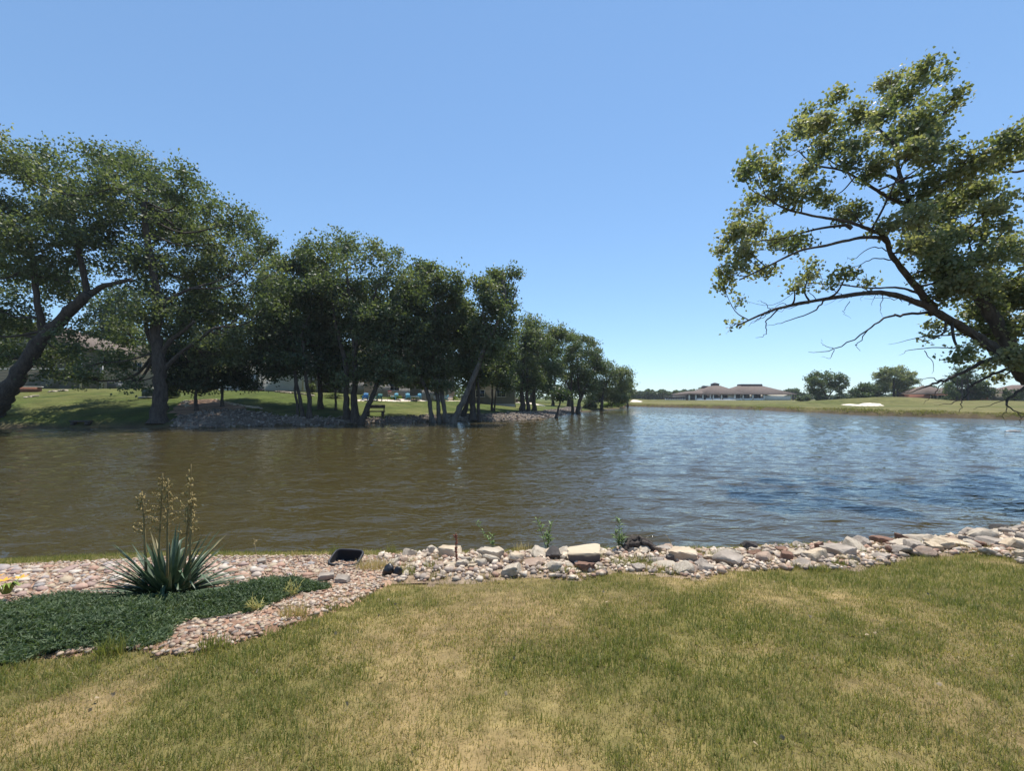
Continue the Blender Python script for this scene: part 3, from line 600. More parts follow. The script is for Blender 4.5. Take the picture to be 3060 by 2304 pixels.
px_tree('juniper_tree', 'small dark spreading evergreen on the gravel slope beside the tall broad cottonwood', [([(586, 1228), (585, 1180), (583, 1110)], 6.5, 3)], [(560, 1120, 60, 34), (620, 1128, 60, 36), (545, 1080, 60, 40), (590, 1050, 60, 40), (520, 1140, 40, 25), (600, 1150, 55, 20), (545, 1160, 40, 16)], nleaf=12000, leaf=.2, mat='leaf_dark', group=LB, tbase=.3)
px_tree('juniper_tree', 'small dark evergreen with a low drooping branch beside the white house', [([(664, 1216), (664, 1180), (662, 1110)], 6, 3)], [(690, 1110, 60, 38), (735, 1150, 35, 18), (715, 1135, 45, 22), (660, 1068, 60, 36), (620, 1090, 45, 30)], nleaf=8500, leaf=.2, mat='leaf_dark', group=LB, tbase=.25)
px_tree('maple_tree', 'dense dark low-crowned tree with three thin stems', [([(925, 1250), (922, 1180), (915, 1110), (900, 1000)], 9, 4), ([(905, 1250), (893, 1180), (884, 1110), (870, 1000)], 7, 4), ([(890, 1235), (884, 1180), (880, 1120)], 5, 3)],
        [(850, 1015, 65, 65), (920, 950, 75, 75), (820, 1105, 55, 30), (880, 1085, 75, 42), (950, 1080, 60, 42), (865, 900, 65, 65), (830, 960, 55, 55), (955, 880, 60, 75), (770, 1075, 35, 26), (905, 1020, 70, 60), (840, 1050, 55, 50), (980, 1020, 50, 60), (800, 1040, 45, 45)], nleaf=32000, leaf=.225, mat='leaf_dark', group=LB, tbase=.45)
px_tree('cottonwood_tree', 'grey green tree crown rising behind the dense dark low-crowned tree', [([(960, 1222), (950, 1100), (920, 950), (890, 850)], 9, 3)], [(880, 795, 50, 42), (822, 810, 38, 50), (830, 860, 45, 50), (855, 850, 55, 55), (925, 820, 62, 55), (890, 900, 70, 55), (830, 900, 40, 50), (960, 960, 60, 60)], nleaf=19000, leaf=.24, group=LB, tbase=.5, dy=2)
px_tree('cottonwood_tree', 'tall double-trunked cottonwood beside the stone bench', [([(1062, 1258), (1060, 1180), (1058, 1080), (1050, 950), (1035, 800)], 14, 4), ([(1037, 1254), (1036, 1180), (1030, 1090), (1000, 950), (985, 830)], 12, 4), ([(1056, 1060), (1100, 940), (1130, 850)], 8, 3)],
        [(955, 770, 70, 52), (1030, 742, 72, 45), (1105, 762, 52, 45), (1000, 855, 95, 75), (1090, 865, 92, 75), (1180, 795, 42, 52), (1195, 752, 22, 24), (1020, 955, 92, 66), (1110, 965, 85, 66), (1050, 1055, 85, 46), (1150, 890, 65, 75), (905, 765, 35, 30), (1010, 1080, 60, 45), (1090, 1100, 60, 40), (960, 1110, 50, 30), (1060, 1010, 80, 60), (1065, 1132, 55, 20), (985, 1140, 40, 16)], nleaf=33000, leaf=.225, group=LB, tbase=.5)
px_tree('sapling', 'thin forked sapling on the lawn in front of the wooden deck', [([(1003, 1225), (1003, 1195), (1002, 1165), (985, 1130)], 4.5, 2), ([(1002, 1170), (1015, 1150), (1020, 1120)], 3, 2)], [(1000, 1115, 45, 28), (975, 1100, 35, 25)], nleaf=4000, leaf=.225, mat='leaf_dark', group=LB, tbase=.4)
px_tree('cottonwood_tree', 'cottonwood with a smooth trunk leaning right over the stone bench', [([(1078, 1268), (1098, 1220), (1122, 1150), (1142, 1085), (1155, 1000), (1170, 920)], 11, 4)], [(1160, 960, 72, 62), (1200, 890, 62, 72), (1170, 1055, 62, 42), (1130, 1105, 50, 26), (1215, 1000, 55, 60), (1190, 1110, 60, 32), (1150, 1020, 60, 50), (1150, 1136, 50, 18)], nleaf=20000, leaf=.225, group=LB, tbase=.45)
px_tree('cottonwood_tree', 'bare-stemmed cottonwood leaning left beside the patio chairs', [([(1294, 1262), (1282, 1200), (1266, 1150), (1246, 1090), (1235, 980)], 9, 4)], [(1230, 880, 55, 72), (1255, 800, 45, 36), (1220, 975, 62, 62), (1250, 1055, 62, 52), (1190, 1100, 42, 30), (1275, 860, 40, 50), (1230, 1120, 55, 26), (1270, 960, 55, 60), (1290, 1110, 50, 30), (1235, 1142, 50, 15)], nleaf=20000, leaf=.225, group=LB, tbase=.5, bark='bark_pale')
px_tree('cottonwood_tree', 'twin-stemmed grey cottonwood between the two leaning trunks', [([(1334, 1262), (1322, 1200), (1310, 1120), (1298, 1030), (1300, 900)], 9, 3), ([(1312, 1260), (1306, 1190), (1298, 1110), (1290, 1040)], 8, 4)], [(1310, 835, 52, 42), (1335, 910, 62, 62), (1300, 1000, 62, 52), (1365, 865, 42, 42), (1340, 1080, 52, 34), (1375, 950, 40, 50), (1340, 1010, 55, 60), (1330, 1125, 50, 24), (1325, 1148, 48, 13)], nleaf=20000, leaf=.225, group=LB, tbase=.5, bark='bark_pale')
px_tree('cottonwood_tree', 'pale tall cottonwood leaning far right with a bare upper trunk', [([(1352, 1266), (1378, 1210), (1405, 1150), (1440, 1070), (1462, 1010), (1492, 950), (1508, 880), (1500, 840)], 12, 3.5), ([(1492, 950), (1530, 900), (1545, 860)], 4, 2), ([(1455, 1030), (1445, 940), (1440, 880)], 5, 2)],
        [(1438, 858, 38, 36), (1488, 838, 40, 30), (1530, 822, 20, 24), (1468, 915, 52, 50), (1522, 890, 28, 42), (1430, 985, 52, 52), (1385, 955, 42, 52), (1512, 985, 34, 42), (1475, 1050, 45, 45)], nleaf=17000, leaf=.225, group=LB, tbase=.55, bark='bark_pale')
px_tree('cottonwood_tree', 'dark cottonwood stem slanting right behind the pale leaning one', [([(1383, 1245), (1402, 1180), (1425, 1110), (1445, 1040)], 9, 4)], [(1400, 1050, 52, 46), (1465, 1070, 52, 50), (1520, 1050, 36, 42), (1440, 1120, 45, 26), (1380, 1110, 45, 30), (1480, 1120, 50, 30), (1420, 1000, 50, 50), (1405, 1142, 48, 16)], nleaf=13000, leaf=.225, group=LB, tbase=.45)
px_tree('cottonwood_tree', 'straight stout trunk with flared roots at the stony waterline', [([(1414, 1255), (1412, 1190), (1412, 1120), (1405, 1040)], 13, 6), ([(1432, 1252), (1430, 1190), (1428, 1130)], 6, 4)], [(1390, 1090, 42, 36), (1430, 1085, 42, 36), (1405, 1020, 45, 45)], nleaf=7000, leaf=.225, group=LB, tbase=.4)
px_tree('ornamental_tree', 'small round-headed tree on the lawn right of the stout trunk', [([(1470, 1228), (1470, 1190), (1474, 1140)], 4.5, 2.5), ([(1478, 1222), (1480, 1190), (1486, 1150)], 3, 2)], [(1480, 1100, 44, 40), (1440, 1128, 34, 24), (1502, 1138, 34, 24), (1475, 1060, 35, 35)], nleaf=9000, leaf=.225, mat='leaf_dark', group=LB, tbase=.6)
px_tree('cottonwood_tree', 'thick paired trunks in front of the low hedge', [([(1562, 1230), (1560, 1170), (1562, 1100), (1570, 1030)], 10, 3), ([(1578, 1228), (1576, 1170), (1574, 1100)], 7, 4)], [(1560, 1005, 46, 36), (1592, 970, 36, 30), (1560, 1078, 55, 44), (1612, 1020, 44, 44), (1545, 1138, 40, 30), (1590, 1130, 36, 32), (1525, 1090, 40, 40), (1520, 1140, 36, 26), (1570, 1155, 36, 18)], nleaf=19000, leaf=.225, group=LB, tbase=.5)
px_tree('cottonwood_tree', 'straight single trunk beside the paired trunks', [([(1597, 1228), (1596, 1160), (1604, 1080), (1620, 1020)], 8, 3)], [(1640, 990, 40, 30), (1630, 1055, 45, 44), (1682, 1010, 36, 30), (1650, 1118, 40, 34), (1620, 1148, 32, 24), (1650, 1165, 34, 16), (1600, 1100, 40, 40)], nleaf=15000, leaf=.225, group=LB, tbase=.5)
px_tree('willow_tree', 'bright yellow green tree near the tip of the wooded bank', [([(1652, 1212), (1655, 1160), (1664, 1090)], 5, 2.5)], [(1660, 1058, 26, 28), (1672, 1105, 28, 30), (1692, 1065, 22, 26), (1650, 1100, 24, 30)], nleaf=8000, leaf=.24, mat='leaf_yellow', group=LB, tbase=.5)
px_tree('sapling', 'short dark leaning stem rooted in the shallows', [([(1662, 1249), (1668, 1225), (1675, 1200)], 5, 2.5)], [(1678, 1183, 22, 14), (1668, 1172, 16, 12)], nleaf=1600, leaf=.24, mat='leaf_dark', group=LB, tbase=.3)
px_tree('willow_tree', 'grey green willow with fanning bare lower limbs at the point', [([(1727, 1236), (1732, 1200), (1745, 1165), (1765, 1130), (1780, 1095)], 8, 2.5), ([(1712, 1238), (1710, 1200), (1708, 1150), (1714, 1090)], 6, 2), ([(1735, 1195), (1728, 1150), (1725, 1080)], 5, 2), ([(1708, 1170), (1692, 1140), (1686, 1110)], 4, 1.5)],
        [(1708, 1088, 36, 30), (1750, 1055, 36, 30), (1772, 1095, 36, 36), (1720, 1040, 26, 20), (1792, 1088, 26, 28), (1742, 1122, 44, 28), (1690, 1135, 30, 24), (1700, 1165, 26, 16), (1765, 1165, 32, 18), (1735, 1150, 34, 20)], nleaf=17000, leaf=.22, mat='leaf_pale', group=LB, tbase=.4, per=12)
px_tree('cottonwood_tree', 'airy cottonwood top showing above the grey green willow', [([(1700, 1214), (1706, 1120), (1720, 1030)], 7, 2)], [(1742, 1008, 36, 20), (1702, 1002, 30, 22), (1788, 1048, 16, 12), (1720, 1040, 30, 26), (1770, 1030, 22, 14)], nleaf=6500, leaf=.26, group=LB, tbase=.5, per=10)
px_tree('cottonwood_tree', 'low broad tree overhanging the water at the tip of the bank', [([(1798, 1226), (1800, 1190), (1812, 1150), (1830, 1110)], 6, 2), ([(1800, 1195), (1770, 1205), (1745, 1222)], 4, 2)], [(1812, 1108, 40, 34), (1850, 1128, 36, 30), (1800, 1158, 46, 30), (1872, 1120, 20, 16), (1858, 1165, 36, 26), (1835, 1190, 30, 18), (1790, 1192, 32, 14), (1860, 1193, 26, 12), (1762, 1196, 26, 12)], nleaf=16000, leaf=.26, group=LB, tbase=.5)
px_tree('cottonwood_tree', 'last slender tree of the wooded bank beside the sand bunker', [([(1876, 1216), (1876, 1190), (1874, 1150)], 3.5, 1.5)], [(1882, 1170, 18, 16), (1880, 1142, 14, 16), (1868, 1155, 18, 18)], nleaf=4000, leaf=.3, group=LB, tbase=.4)
# bushes and backing trees of the left bank
def px_bush(name, label, px, py, rx, ry, mat='leaf', n=1800, leaf=.12, group=None, tbase=.5, cat='bush', depth=None):
    return px_tree(name, label, [([(px, py), (px + 2, py - ry), (px, py - ry * 1.4)], max(1.2, rx * .08), .8)], [(px, py - ry, rx * .8, ry * .85), (px - rx * .45, py - ry * .7, rx * .5, ry * .6), (px + rx * .45, py - ry * .75, rx * .5, ry * .65)], nleaf=n, leaf=leaf, mat=mat, group=group, tbase=tbase, cat=cat, depth=depth, clump=.12, per=10, tw=3)
BG = 'garden bushes by the patio'
for a in [('pale yellow green ornamental grass clump near the dark planter', 1528, 1200, 26, 14, 'leaf_yellow'), ('round green bush beside the paired trunks', 1555, 1204, 14, 10, 'leaf'), ('low hedge behind the straight single trunk', 1588, 1200, 20, 8, 'leaf_yellow'),
          ('low green shrub in front of the patio fence', 1180, 1196, 22, 7, 'leaf_yellow'), ('dark shrub at the corner of the wooden deck', 1000, 1190, 26, 6, 'leaf'), ('small round shrub at the left end of the patio', 1092, 1192, 10, 7, 'leaf'),
          ('upright shrub left of the wooden deck', 932, 1178, 10, 18, 'leaf'), ('low shrub between the light blue chairs', 1235, 1197, 16, 5, 'leaf'), ('dwarf shrub by the teal lounge chair', 1355, 1198, 14, 7, 'leaf_yellow')]:
    px_bush('garden_bush', a[0], *a[1:5], mat=a[5], group=BG)
for a in [('pale reedy bush on the waterline below the low broad tree', 1762, 1222, 22, 9, 'leaf_pale'), ('bright green waterside bush under the low broad tree', 1815, 1219, 24, 9, 'leaf_yellow'), ('small waterside bush at the very tip of the bank', 1848, 1217, 18, 8, 'leaf_yellow'), ('rusty leaved shrub beside the utility box', 510, 1190, 20, 14, 'leaf_dark')]:
    px_bush('shore_bush', a[0], *a[1:5], mat=a[5], n=2500, leaf=.22, group='bushes along the left bank')
for i, (x, d, w, top, lab) in enumerate([(-120, 78, 150, 720, 'leafy tree behind the beige gabled house'), (340, 84, 110, 850, 'leafy tree behind the sided house'), (620, 80, 110, 820, 'leafy tree behind the white house'), (840, 84, 90, 860, 'tree behind the white house and the deck house'), (1110, 86, 100, 880, 'tree behind the deck house'), (1290, 90, 90, 900, 'tree behind the grey fence'), (1450, 100, 80, 960, 'tree behind the patio garden'), (1590, 120, 70, 1020, 'tree behind the low hedge')]):
    hgt = 1170 - top; lob = [(x + w * .6 * math.cos(k * 2.4) * (k / 9) ** .5, top + hgt * .42 + hgt * .38 * math.sin(k * 2.4) * (k / 9) ** .5, w * .45, hgt * .24) for k in range(9)]
    px_tree('shade_tree', lab, [([(x, 1180), (x, 1100), (x + 4, top + hgt * .4)], 9, 4)], lob, depth=d, nleaf=9000, leaf=.42, clump=.7, mat='leaf_dark', group='trees behind the houses', tbase=.5, tw=3)
#@@PART4
# ------------------------------------------------------------------ the cottonwood leaning in from the right
def right_tree():
    YD = 15.2
    def C(x, y, dz=0.0): return P(2050 + x * .6, 150 + y * .6, YD + dz)
    def S_(pts, d0=0, d1=0): return np.array([P(x, y, YD + d0 + (d1 - d0) * i / (len(pts) - 1)) for i, (x, y) in enumerate(pts)])
    b = np.array([21.4, 15.4, 0]); b[2] = h1(b[0], b[1])
    m = m_per_px(YD)
    st = [(np.r_[[b, [20.6, 15.3, b[2] + 1.4]], S_([(3105, 1150), (3030, 1080), (2940, 1010), (2830, 950), (2740, 906), (2620, 876), (2470, 894), (2320, 924), (2200, 975)], 0, -1)], 38 * m, 2.2 * m),
          (S_([(3080, 1130), (3000, 1010), (2920, 870), (2878, 828), (2824, 786), (2788, 750), (2740, 670), (2710, 600), (2680, 510), (2674, 438), (2620, 378), (2595, 330)], .1, 1.5), 29 * m, 3 * m),
          (S_([(2790, 925), (2758, 882), (2698, 804), (2662, 750), (2650, 708), (2578, 678), (2518, 660), (2440, 648), (2350, 624), (2290, 590)], 0, -1.5), 15 * m, 2.5 * m),
          (S_([(2650, 711), (2572, 711), (2470, 732), (2386, 750), (2290, 798), (2210, 836)], -.6, -2), 8 * m, 2 * m),
          (S_([(2545, 670), (2440, 684), (2320, 714), (2180, 726)], -.9, .5), 6 * m, 1.5 * m),
          (S_([(2715, 612), (2656, 590), (2590, 546), (2518, 510), (2434, 492), (2386, 450)], 1, .5), 10 * m, 2 * m),
          (S_([(2690, 540), (2640, 520), (2578, 505), (2488, 486), (2440, 410)], 1.2, 2.5), 7 * m, 2 * m),
          (S_([(2930, 880), (2890, 798), (2930, 740), (2944, 690), (2910, 560), (2860, 470)], .2, 1.2), 12 * m, 3 * m),
          (S_([(2674, 440), (2720, 360), (2760, 290), (2790, 250)], 1.4, 2), 7 * m, 2 * m),
          (S_([(2620, 380), (2660, 300), (2660, 240)], 1.5, 1.2), 5 * m, 2 * m),
          (S_([(2758, 882), (2690, 860), (2600, 860), (2500, 850), (2410, 845)], 0, .8), 6 * m, 1.5 * m),
          (S_([(3120, 1120), (3150, 900), (3110, 650), (3060, 450), (3040, 400)], .4, -.4), 34 * m, 4 * m),
          (S_([(3130, 980), (3230, 760), (3290, 560)], .4, 1), 20 * m, 4 * m)]
    L = [(1180, 120, 62), (1270, 135, 42), (1020, 160, 62), (1100, 220, 85), (1340, 235, 42), (1300, 310, 48), (760, 240, 50), (700, 340, 72), (850, 330, 78), (605, 310, 40), (560, 400, 62), (700, 480, 78), (850, 470, 66), (990, 320, 60), (1150, 350, 88), (1200, 430, 75),
         (1100, 520, 75), (1250, 520, 60), (1330, 480, 42), (1400, 560, 66), (480, 480, 42), (340, 560, 56), (280, 620, 40), (420, 620, 56), (450, 710, 50), (350, 750, 46), (560, 720, 64), (700, 740, 56), (830, 800, 72), (600, 600, 52), (950, 580, 66), (800, 570, 50), (260, 820, 40), (230, 920, 56),
         (330, 900, 72), (450, 960, 62), (550, 950, 62), (170, 1000, 40), (300, 1030, 62), (230, 1120, 52), (190, 1190, 30), (350, 1100, 46), (640, 1050, 28), (620, 1100, 34), (800, 1120, 44), (580, 1140, 34), (900, 1160, 28), (540, 1180, 34), (700, 1170, 26), (1130, 830, 74), (1200, 700, 84), (1250, 850, 98),
         (1350, 750, 98), (1450, 680, 82), (1500, 800, 74), (1300, 960, 98), (1180, 950, 62), (1100, 950, 44), (1400, 900, 84), (1260, 1120, 56), (1300, 1220, 66), (1450, 1050, 70), (1520, 1150, 86), (1600, 1000, 92), (1620, 1200, 98), (1450, 1300, 74), (1560, 1400, 88), (1400, 1400, 44), (1620, 1540, 74), (1250, 1370, 40),
         (1230, 1440, 24), (1390, 1530, 46), (1610, 450, 78), (1560, 560, 56), (1600, 880, 40), (1040, 700, 50), (1010, 440, 60), (230, 1360, 20), (260, 1240, 26), (1480, 1580, 40), (1560, 1640, 36), (1400, 640, 62), (1350, 1080, 60), (970, 870, 44), (1290, 1060, 80), (1380, 1180, 80), (1480, 1250, 80), (1220, 980, 60), (1560, 1280, 80), (1650, 1380, 90)]
    L += [(1860, 480, 120), (1980, 700, 140), (1900, 980, 140), (1820, 1250, 140), (1950, 1200, 160), (1850, 300, 100)]
    lob = []
    for x, y, r in L:
        c = C(x, y, random.uniform(-1.7, 1.9)); r_ = r * .55 * m; lob.append((c, r_, r_ * 1.3, r_ * .88))
    dead = [(S_([(2775, 933), (2700, 940), (2650, 948), (2590, 990), (2494, 1044), (2416, 1053)], 0, -1), .05, .006), (S_([(2590, 990), (2560, 1030), (2570, 1050)], -.5, -.7), .018, .004), (S_([(2494, 1044), (2460, 1030), (2455, 1015)], -.8, -.8), .012, .003), (S_([(2494, 1044), (2480, 1070), (2455, 1065)], -.8, -.8), .012, .003),
            (S_([(3010, 1060), (2930, 1085), (2847, 1128), (2788, 1148), (2740, 1166), (2690, 1178)], 0, -.6), .075, .008), (S_([(2830, 1135), (2780, 1130), (2735, 1131)], -.3, -.5), .02, .005), (S_([(2820, 1140), (2790, 1180), (2760, 1205)], -.3, -.6), .02, .004),
            (S_([(3060, 1085), (2967, 1119), (2907, 1154), (2877, 1196), (2868, 1235)], 0, -.8), .055, .006), (S_([(2877, 1196), (2840, 1205), (2790, 1214)], -.5, -.8), .018, .004), (S_([(2907, 1154), (2900, 1140), (2930, 1120)], -.5, -.5), .014, .004),
            (S_([(3100, 1140), (3056, 1163), (3011, 1193), (3013, 1217), (3060, 1241)], 0, -.6), .06, .012), (S_([(3011, 1195), (2960, 1210), (2900, 1222)], -.3, -.4), .016, .004), (S_([(3013, 1217), (3000, 1240), (3005, 1268)], -.3, -.4), .014, .004), (S_([(3040, 1232), (3050, 1262), (3020, 1276)], -.5, -.5), .012, .004),
            (S_([(2900, 1000), (2820, 1000), (2740, 1010), (2660, 1030)], 0, -.6), .03, .004), (S_([(2880, 1040), (2800, 1040), (2720, 1046), (2690, 1062)], 0, -.4), .025, .004), (S_([(2760, 1046), (2790, 1090), (2785, 1120)], 0, -.4), .015, .003), (S_([(2330, 922), (2290, 960), (2290, 1000), (2255, 1012)], -.8, -1), .025, .004), (S_([(2470, 894), (2430, 930), (2350, 960), (2290, 975)], -.7, -.4), .03, .004),
            (S_([(2662, 750), (2600, 740), (2560, 770), (2530, 770)], -.2, -.8), .02, .004), (S_([(2680, 780), (2620, 770), (2570, 790), (2540, 800)], -.2, -.6), .024, .004), (S_([(2640, 880), (2630, 920), (2640, 950)], -.2, -.4), .014, .003), (S_([(2540, 900), (2520, 930), (2540, 950)], -.2, -.4), .012, .003)]
    for k in range(34):     # bare twigs of the low limb
        i = random.choice([0, 0, 10]); p = st[i][0]; j = random.randrange(5 if i == 0 else 1, len(p) - 1); a = p[j] + (p[j + 1] - p[j]) * random.random(); e = a + np.array([-random.uniform(.3, 1.3), random.uniform(-.5, .5), random.uniform(-.5, .45)]); mid = (a + e) / 2 + np.array([0, 0, random.uniform(-.1, .2)])
        dead.append((np.array([a, mid, e]), .014, .003))
    tree('cottonwood_tree', 'big open cottonwood leaning out over the lake from the near shore', 'tree', st, lob, leaf=.115, nleaf=66000, mat='leaf', clump=.15, per=13, tbase=.9, dead=dead, fill=.45, tw=9, limb_r=.24, taper=.5)
right_tree()

# ------------------------------------------------------------------ houses on the left bank
M['beige'] = flat_mat('siding_beige', (.42, .36, .26), .8, .08, 2); M['taupe'] = flat_mat('siding_taupe', (.19, .175, .135), .85, .08, 2); M['white'] = flat_mat('white_paint', (.74, .73, .71), .7, .05, 2)
M['shingle'] = noise_mat('shingle', [(.3, (.11, .085, .07)), (.7, (.21, .165, .135))], 14, 6, .95, .4, 30); M['trim'] = flat_mat('trim_paint', (.62, .58, .50), .7, .06, 3)
M['glass'] = flat_mat('window_glass', (.03, .035, .04), .08, .2, 1, .6); M['brick'] = noise_mat('brick_red', [(.3, (.2, .085, .06)), (.7, (.34, .16, .12))], 16, 5, .9, .3)
M['grey_wood'] = noise_mat('grey_wood', [(.3, (.20, .185, .17)), (.7, (.36, .34, .31))], 8, 6, .9, .3, 30, stretch=(6, 6, .5)); M['dark_wood'] = noise_mat('dark_wood', [(.3, (.05, .04, .033)), (.7, (.11, .085, .07))], 8, 6, .9, .2)
M['concrete'] = noise_mat('concrete', [(.3, (.46, .43, .39)), (.7, (.62, .59, .54))], 4, 7, .9, .2); M['metal'] = flat_mat('grey_metal', (.18, .19, .2), .5, .15, 5); M['green_metal'] = flat_mat('green_metal', (.022, .05, .035), .5, .15, 5)
def siding(parent, w, d, z0, z1, mat, step=.2, name='wall'):
    """lap-sided box walls: each course juts a little over the next"""
    m = MB(); n = max(1, int((z1 - z0) / step))
    for k in range(n):
        a = z0 + (z1 - z0) * k / n; b_ = z0 + (z1 - z0) * (k + 1) / n; x0, y0 = w / 2 + .025, d / 2 + .025; x1, y1 = w / 2, d / 2
        V = [[-x0, -y0, a], [x0, -y0, a], [x0, y0, a], [-x0, y0, a], [-x1, -y1, b_], [x1, -y1, b_], [x1, y1, b_], [-x1, y1, b_]]
        m.add(V, Q=[[0, 1, 5, 4], [1, 2, 6, 5], [2, 3, 7, 6], [3, 0, 4, 7], [0, 3, 2, 1], [4, 5, 6, 7]])
    return m.build(name, M[mat], parent)
def hip_roof(parent, w, d, z, h, ridge, over=.5, mat='shingle', c=(0, 0), name='roof', thick=.18):
    W_, D_ = w / 2 + over, d / 2 + over; r = ridge / 2; cx, cy = c
    V = [[-W_, -D_, z], [W_, -D_, z], [W_, D_, z], [-W_, D_, z], [-W_, -D_, z + thick], [W_, -D_, z + thick], [W_, D_, z + thick], [-W_, D_, z + thick]]
    V += ([[-r, 0, z + h], [r, 0, z + h]] if w >= d else [[0, -r, z + h], [0, r, z + h]])
    V = np.array(V) + np.array([cx, cy, 0])
    T, Q = ([[5, 6, 9], [7, 4, 8]], [[4, 5, 9, 8], [6, 7, 8, 9]]) if w >= d else ([[4, 5, 8], [6, 7, 9]], [[5, 6, 9, 8], [7, 4, 8, 9]])
    m = MB(); m.add(V, T, Q + [[0, 1, 5, 4], [1, 2, 6, 5], [2, 3, 7, 6], [3, 0, 4, 7], [0, 3, 2, 1]]); return m.build(name, M[mat], parent)
def gable_roof(parent, w, d, z, h, over=.5, mat='shingle', name='roof', wallmat='taupe'):
    W_, D_ = w / 2 + over, d / 2 + over; m = MB()
    for s in (-1, 1):
        V = np.array([[s * W_, -D_, z - .1], [s * W_, D_, z - .1], [0, D_, z + h], [0, -D_, z + h], [s * W_, -D_, z + .08], [s * W_, D_, z + .08], [0, D_, z + h + .2], [0, -D_, z + h + .2]])
        m.add(V, Q=[[0, 1, 2, 3], [4, 7, 6, 5], [0, 4, 5, 1], [0, 3, 7, 4], [1, 5, 6, 2]])
    g = MB()
    for s in (-1, 1): g.add([[-w / 2, s * d / 2 * .995, z], [w / 2, s * d / 2 * .995, z], [0, s * d / 2 * .995, z + h]], [[0, 1, 2]])
    g.build('gable', M[wallmat], parent); return m.build(name, M[mat], parent)
def window(parent, x, y, z, w, h, face='-y', name='window', panes=2, trim='trim'):
    rz = {'-y': 0, '+x': math.pi / 2, '-x': -math.pi / 2}[face]
    f = MB(); t = .09
    for a in ((0, -h / 2, w + 2 * t, t), (0, h / 2, w + 2 * t, t)): f.box((a[0], 0, a[1]), (a[2], .1, a[3]))
    for a in (-w / 2, w / 2): f.box((a, 0, 0), (t, .1, h))
    for k in range(1, panes): f.box((-w / 2 + w * k / panes, 0, 0), (.05, .07, h))
    o = f.build(name, M[trim], parent, loc=(x, y, z), rot=(0, 0, rz)); g = MB(); g.box((0, .01, 0), (w, .03, h)); g.build('pane', M['glass'], o); return o
def house(label, px0, px1, Y, hgt, depth_, mat, roof='hip', rh=2.6, rz=0, base_y=None, name='house'):
    a, b_ = P(px0, 1190, Y), P(px1, 1190, Y); w = abs(b_[0] - a[0]); c = (a + b_) / 2; z = h1(c[0], Y) - .05
    t = empty(name, (c[0], Y + depth_ / 2, z), rz, label=label, category='house'); siding(t, w, depth_, .15, hgt, mat)
    f = MB(); f.box((0, 0, -.2), (w - .1, depth_ - .1, .72)); f.build('foundation', M['concrete'], t)
    if roof == 'hip': hip_roof(t, w, depth_, hgt, rh, max(.5, w - depth_), .6)
    else: gable_roof(t, w, depth_, hgt, rh, .5, wallmat=mat)
    for sx in (-1, 1): m = MB(); m.box((sx * (w / 2 - .03), -depth_ / 2 + .02, hgt / 2 + .07), (.16, .16, hgt - .16)); m.build('corner_board', M['trim'], t)
    m = MB(); m.box((0, -depth_ / 2 - .045, hgt - .12), (w + .1, .06, .22)); m.build('fascia', M['trim'], t)
    return t, w
hA, w = house('large taupe sided house behind the leaning cottonwood', -330, 240, 60, 5.6, 11, 'taupe', 'gable', 4.2)
for x, z, ww in ((-w * .28, 3.9, 1.6), (w * .05, 3.9, 1.6), (w * .3, 3.9, 1.2), (-w * .3, 1.5, 1.4)): window(hA, x, -5.55, z, ww, 1.2)
m = MB(); m.box((0, -5.56, 2.75), (w, .05, .2)); m.build('belt_board', M['trim'], hA)
m = MB(); m.box((w * .34, -5.54, 1.2), (2.4, .08, 2.1)); d_ = m.build('door', M['taupe'], hA); m = MB(); m.box((w * .34 + .9, -5.62, 1.1), (.06, .08, .2)); m.build('handle', M['metal'], d_)
hB, w = house('beige lap-sided house with a lit wing behind the cottonwoods', 335, 520, 66, 5.2, 10, 'beige', 'hip', 3.0)
window(hB, -w * .1, -5.05, 3.4, 1.4, 1.3); window(hB, w * .25, -5.05, 3.4, 1.2, 1.3)
m = MB(); m.box((-w * .42, -5.08, 1.3), (1.0, .08, 2.1)); m.build('door', M['dark_wood'], hB)
# wing of the beige house, turned so that its end wall catches the sun
c = P(300, 1190, 63); wg = empty('house_wing', (c[0], 66.2, h1(c[0], 64)), R(-24), label='beige wing of the lap-sided house with white corner board', category='house'); siding(wg, 3.6, 6, .1, 4.8, 'beige')
hip_roof(wg, 3.6, 6, 4.8, 2.0, 2.4, .4); window(wg, -.2, -3.05, 3.4, 1.3, 1.3)
for sx in (-1, 1): m = MB(); m.box((sx * 1.78, -3.0, 2.4), (.16, .16, 4.6)); m.build('corner_board', M['white'], wg)
m = MB(); m.tube([(1.5, -3.1, 0), (1.5, -3.1, 4.6)], .05, 6); m.build('downpipe', M['white'], wg)
hC, w = house('white painted house with a brick step beyond the dark evergreens', 668, 905, 62, 4.6, 10, 'white', 'hip', 2.8)
for x in (-w * .3, w * .28): window(hC, x, -5.05, 2.9, 1.5, 1.3, trim='white')
m = MB(); m.box((-w * .12, -5.07, 1.25), (1.1, .08, 2.1)); d_ = m.build('door', M['white'], hC); m = MB(); m.box((-w * .12 + .4, -5.14, 1.1), (.06, .07, .16)); m.build('handle', M['metal'], d_)
m = MB(); m.box((-w * .12, -5.6, .14), (2.6, 1.0, .3)); m.build('step', M['brick'], hC)
for x in (-w * .22, -w * .02): m = MB(); m.tube([(x, -5.12, .2), (x, -5.12, 4.4)], .05, 6); m.build('downpipe', M['metal'], hC)
hD, w = house('dark grey house behind the wooden deck and patio', 930, 1330, 68, 5.4, 11, 'taupe', 'hip', 3.2)
for x, z in ((-w * .36, 4.0), (-w * .14, 4.0), (w * .1, 4.0), (w * .34, 4.0), (w * .12, 1.5), (w * .36, 1.5)): window(hD, x, -5.55, z, 1.6, 1.3, trim='white')
hE, w = house('tan ranch house partly hidden behind the patio garden trees', 1400, 1540, 76, 3.4, 10, 'taupe', 'hip', 2.4)
